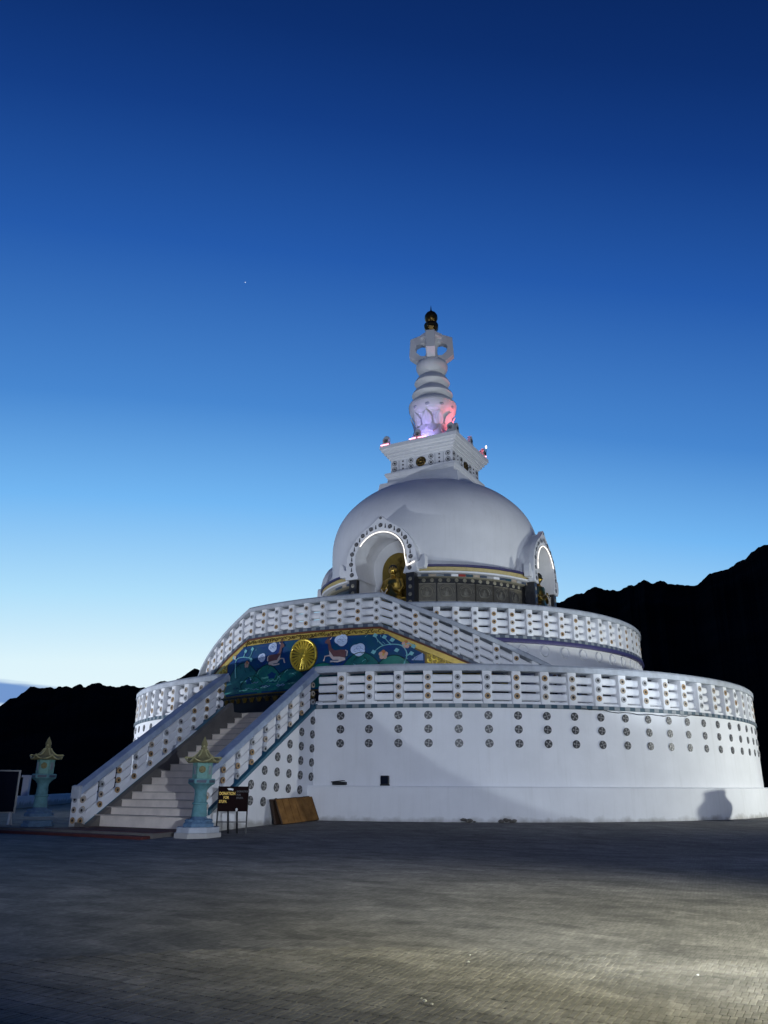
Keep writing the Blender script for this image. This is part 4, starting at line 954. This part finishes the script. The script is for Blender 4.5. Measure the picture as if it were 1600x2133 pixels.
# ================================================================== small floodlight housings on the plinth ledge
FL = empty('floodlight'); tag(FL, 'small square black floodlight housing standing on the plinth ledge', 'floodlight', 'floodlights on the plinth ledge')
MB().box(-.16, .16, -.07, .07, .03, .36).build('housing', 'black', FL, bevel=.03); MB().box(-.18, .18, -.03, .03, 0, .05).build('bracket', 'sign_frame', FL)
MB().box(-.13, .13, -.085, -.07, .07, .32).build('lens', 'board_dark', FL)
FL.location = Matrix.Rotation(-PHI, 3, 'Z') @ onr(17.16, 18.3, 1.22); FL.rotation_euler = (0, 0, -PHI+R_(18.3))
F2 = empty('floodlight'); tag(F2, 'long flat black floodlight lying on the plinth ledge near stairs', 'floodlight', 'floodlights on the plinth ledge')
MB().box(-.27, .27, -.09, .09, .02, .13).build('housing', 'black', F2, bevel=.02); b = MB().box(-.29, .2, -.11, .1, .14, .17, Matrix.Rotation(R_(-6), 4, 'Y')).build('lid', 'sign_frame', F2)
F2.location = Matrix.Rotation(-PHI, 3, 'Z') @ onr(17.16, 12.4, 1.22); F2.rotation_euler = (0, 0, -PHI+R_(12.4))

# ================================================================== left edge: display board, boundary wall
DB = empty('display_board', (-15.55, -18.2, -.3), R_(16)); tag(DB, 'dark display board in a pale frame at the left picture edge', 'board')
MB().box(-1.8, .0, -.03, .03, .55, 1.95).build('panel', 'board_dark', DB)
for q in ((-1.8, .05, 1.95, 2.0), (-1.8, .05, .5, .55)): MB().box(q[0], q[1], -.045, .045, q[2], q[3]).build('frame_rail', 'metal_grey', DB)
MB().box(0, .05, -.045, .045, .55, 1.95).build('frame_stile', 'metal_grey', DB)
for x in (-1.6, -.1): 
    MB().tube([(x, -.05, .52), (x+.02, -.3, .02)], .035, 6).build('leg', 'sign_white', DB); MB().tube([(x, .05, .52), (x+.02, .35, .02)], .035, 6).build('leg', 'sign_white', DB)
MB().tube([(-1.6, -.3, .05), (-.08, -.3, .05)], .04, 6).build('foot_rail', 'sign_white', DB)
WB = empty('boundary_wall'); tag(WB, 'low white boundary wall with capped posts behind the left lantern', 'wall')
p0, p1 = Vector((-24.6, -5, 0)), Vector((-30.2, 20, 0)); dv = (p1-p0).normalized(); ang = math.atan2(dv.y, dv.x)
WB.location = p0+dv*0+Vector((0, 0, -.25)); WB.rotation_euler = (0, 0, ang)
MB().box(-24, 60, -.15, .15, 0, .72).build('wall_body', 'white', WB, bevel=.02)
psm = MB().box(-.24, .24, -.2, .2, .72, 1.85).box(-.32, .32, -.28, .28, 1.85, 1.98).mesh('post', 'white', bevel=.015)
for k in range(-1, 4): put('post', psm, WB, (10+k*30, 0, 0))

BN = empty('shadow_caster', (14.85, -13.95, gz(20.3)), R_(20)); BN.scale = (1.7, 1.7, 1); tag(BN, 'unseen stand-in added beyond the right picture edge to cast a shadow on the plinth', 'shadow stand-in')  # guessed form, added out of view only for its shadow on the plinth
MB().lathe([(.01, 0), (.30, 0), (.34, .10), (.24, .35), (.26, .62), (.44, .92), (.50, 1.12), (.36, 1.30), (.26, 1.42), (.30, 1.5), (.01, 1.5)], 6).build('body', 'kerb_grey', BN, bevel=.02)
MB().lathe([(.01, 1.5), (.34, 1.5), (.28, 1.58), (.01, 1.6)], 6).build('lid', 'slate', BN, bevel=.01)
for a_, wd_, lab_ in ((28.4, .24, 'small dark heap of rubble at the foot of the plinth, left of two'), (32.9, .30, 'small dark heap of rubble at the foot of the plinth, right of two')):
    rh = empty('rubble_heap', Matrix.Rotation(-PHI, 3, 'Z') @ onr(17.48, a_, -.01), R_(a_)-PHI); tag(rh, lab_, 'rubble', 'rubble at the plinth foot')
    rq = random.Random(int(a_*10))
    for k in range(9):
        b = MB(); r = rq.uniform(.05, .11); b.ell((0, 0, 0), (r, r*.8, r*.6), 7, 5); b.v = [(x*(1+rq.uniform(-.2, .2)), y*(1+rq.uniform(-.2, .2)), z) for x, y, z in b.v]
        b.build('stone', 'kerb_grey', rh, loc=(rq.uniform(-wd_, wd_), rq.uniform(-.1, .08), r*.3+.03*(k % 3)))
# ================================================================== evening star, pebbles
dvec = Vector((-.22, .79, .57)); from_cam = (_R2*((511-800)/1657.17)-_U2*((588-1066.5)/1657.17)+_F).normalized()
o = MB().ell((0, 0, 0), (7, 7, 7), 12, 8).build('evening_star', 'star_glow', None, loc=tuple(CAM+from_cam*12000)); tag(o, 'single bright star in the blue sky left of the spire', 'star')
def groundpix(x, y, z=-.3):
    d = _R2*((x-800)/1657.17)-_U2*((y-1066.5)/1657.17)+_F; return CAM+d*((z-CAM.z)/d.z)
pb = random.Random(9)
for i, (x, y, s, lab) in enumerate([(885, 2087, .017, 'white pebble in the lit paving at bottom, largest of a small cluster'), (900, 2093, .012, 'small pale pebble right beside the largest white pebble'), (878, 2081, .010, 'tiny pale pebble above the largest white pebble'), (976, 2005, .014, 'flat white pebble alone in the middle of lit paving'), (979, 1990, .011, 'dull pale pebble just behind the flat white pebble'), (1454, 2032, .012, 'bright white speck of gravel at right on lit paving')]):
    b = MB().ell((0, 0, 0), (s, s*.8, s*.55), 9, 6); b.v = [(x_*(1+pb.uniform(-.15, .15)), y_*(1+pb.uniform(-.15, .15)), z_) for x_, y_, z_ in b.v]
    o = b.build('pebble', 'pebble_white', None, smooth=True, loc=tuple(groundpix(x, y, -.288)+Vector((0, 0, s*.4)))); tag(o, lab, 'pebble', 'pebbles on the paving')

# ================================================================== setts near the camera
BW_, BL_ = .0532, .205
rb = random.Random(21); cand = []
cu, cd = CAM.x*cos(PHI)-CAM.y*sin(PHI)*1, -CAM.x*sin(PHI)-CAM.y*cos(PHI)
def tone(): return 0
vis = []
row0 = int((cd-13)/BL_)
for r in range(row0, int((cd+1)/BL_)):
    for c in range(int((cu-16)/BW_), int((cu+8)/BW_)):
        u, d = (c+(.5 if r % 2 else 0)+.5)*BW_, (r+.5)*BL_
        p = ne(u, d); q = p-CAM; zf = q.y
        dist = math.hypot(q.x, q.y)
        if dist > 9.0 or dist < 3.6: continue
        dd = Vector((q.x, q.y, -.3-CAM.z)); z_ = dd.dot(_F); px = 800+1657.17*dd.dot(_R2)/z_; py = 1066.5-1657.17*dd.dot(_U2)/z_
        if z_ <= 0 or px < -220 or px > 1820 or py > 2330: continue
        vis.append((px < -20 or px > 1620 or py > 2140, dist, u, d))
vis.sort()
one = MB(); x, y = BW_/2-.0035, BL_/2-.004
one.v = [(-x, -y, -.03), (x, -y, -.03), (x, y, -.03), (-x, y, -.03), (-x, -y, -.0005), (x, -y, -.0005), (x, y, -.0005), (-x, y, -.0005), (-x+.004, -y+.004, .001), (x-.004, -y+.004, .001), (x-.004, y-.004, .001), (-x+.004, y-.004, .001)]
for q in range(4): one.face([q, (q+1) % 4, 4+(q+1) % 4, 4+q]); one.face([4+q, 4+(q+1) % 4, 8+(q+1) % 4, 8+q])
one.face([8, 9, 10, 11]); SETT = one.mesh('sett', 'sett')
massb = MB()
for i, (hid, dist, u, d) in enumerate(vis):
    p = ne(u, d, -.3005+rb.uniform(-.0012, .0012)); rot = -PHI+rb.uniform(-.02, .02)
    if i < 300: o = put('sett', SETT, ground, tuple(p), rot)
    else:
        k = len(massb.v); cs, sn = cos(rot), sin(rot)
        massb.v += [(p.x+cs*vx-sn*vy, p.y+sn*vx+cs*vy, p.z+vz) for vx, vy, vz in one.v]
        for f in one.f: massb.face([k+j for j in f])
me = bpy.data.meshes.new('sett_mass'); me.from_pydata(massb.v, [], massb.f); me.materials.append(M['sett_mass']); me.update()
so = put('setts', me, ground); so['kind'] = 'stuff'
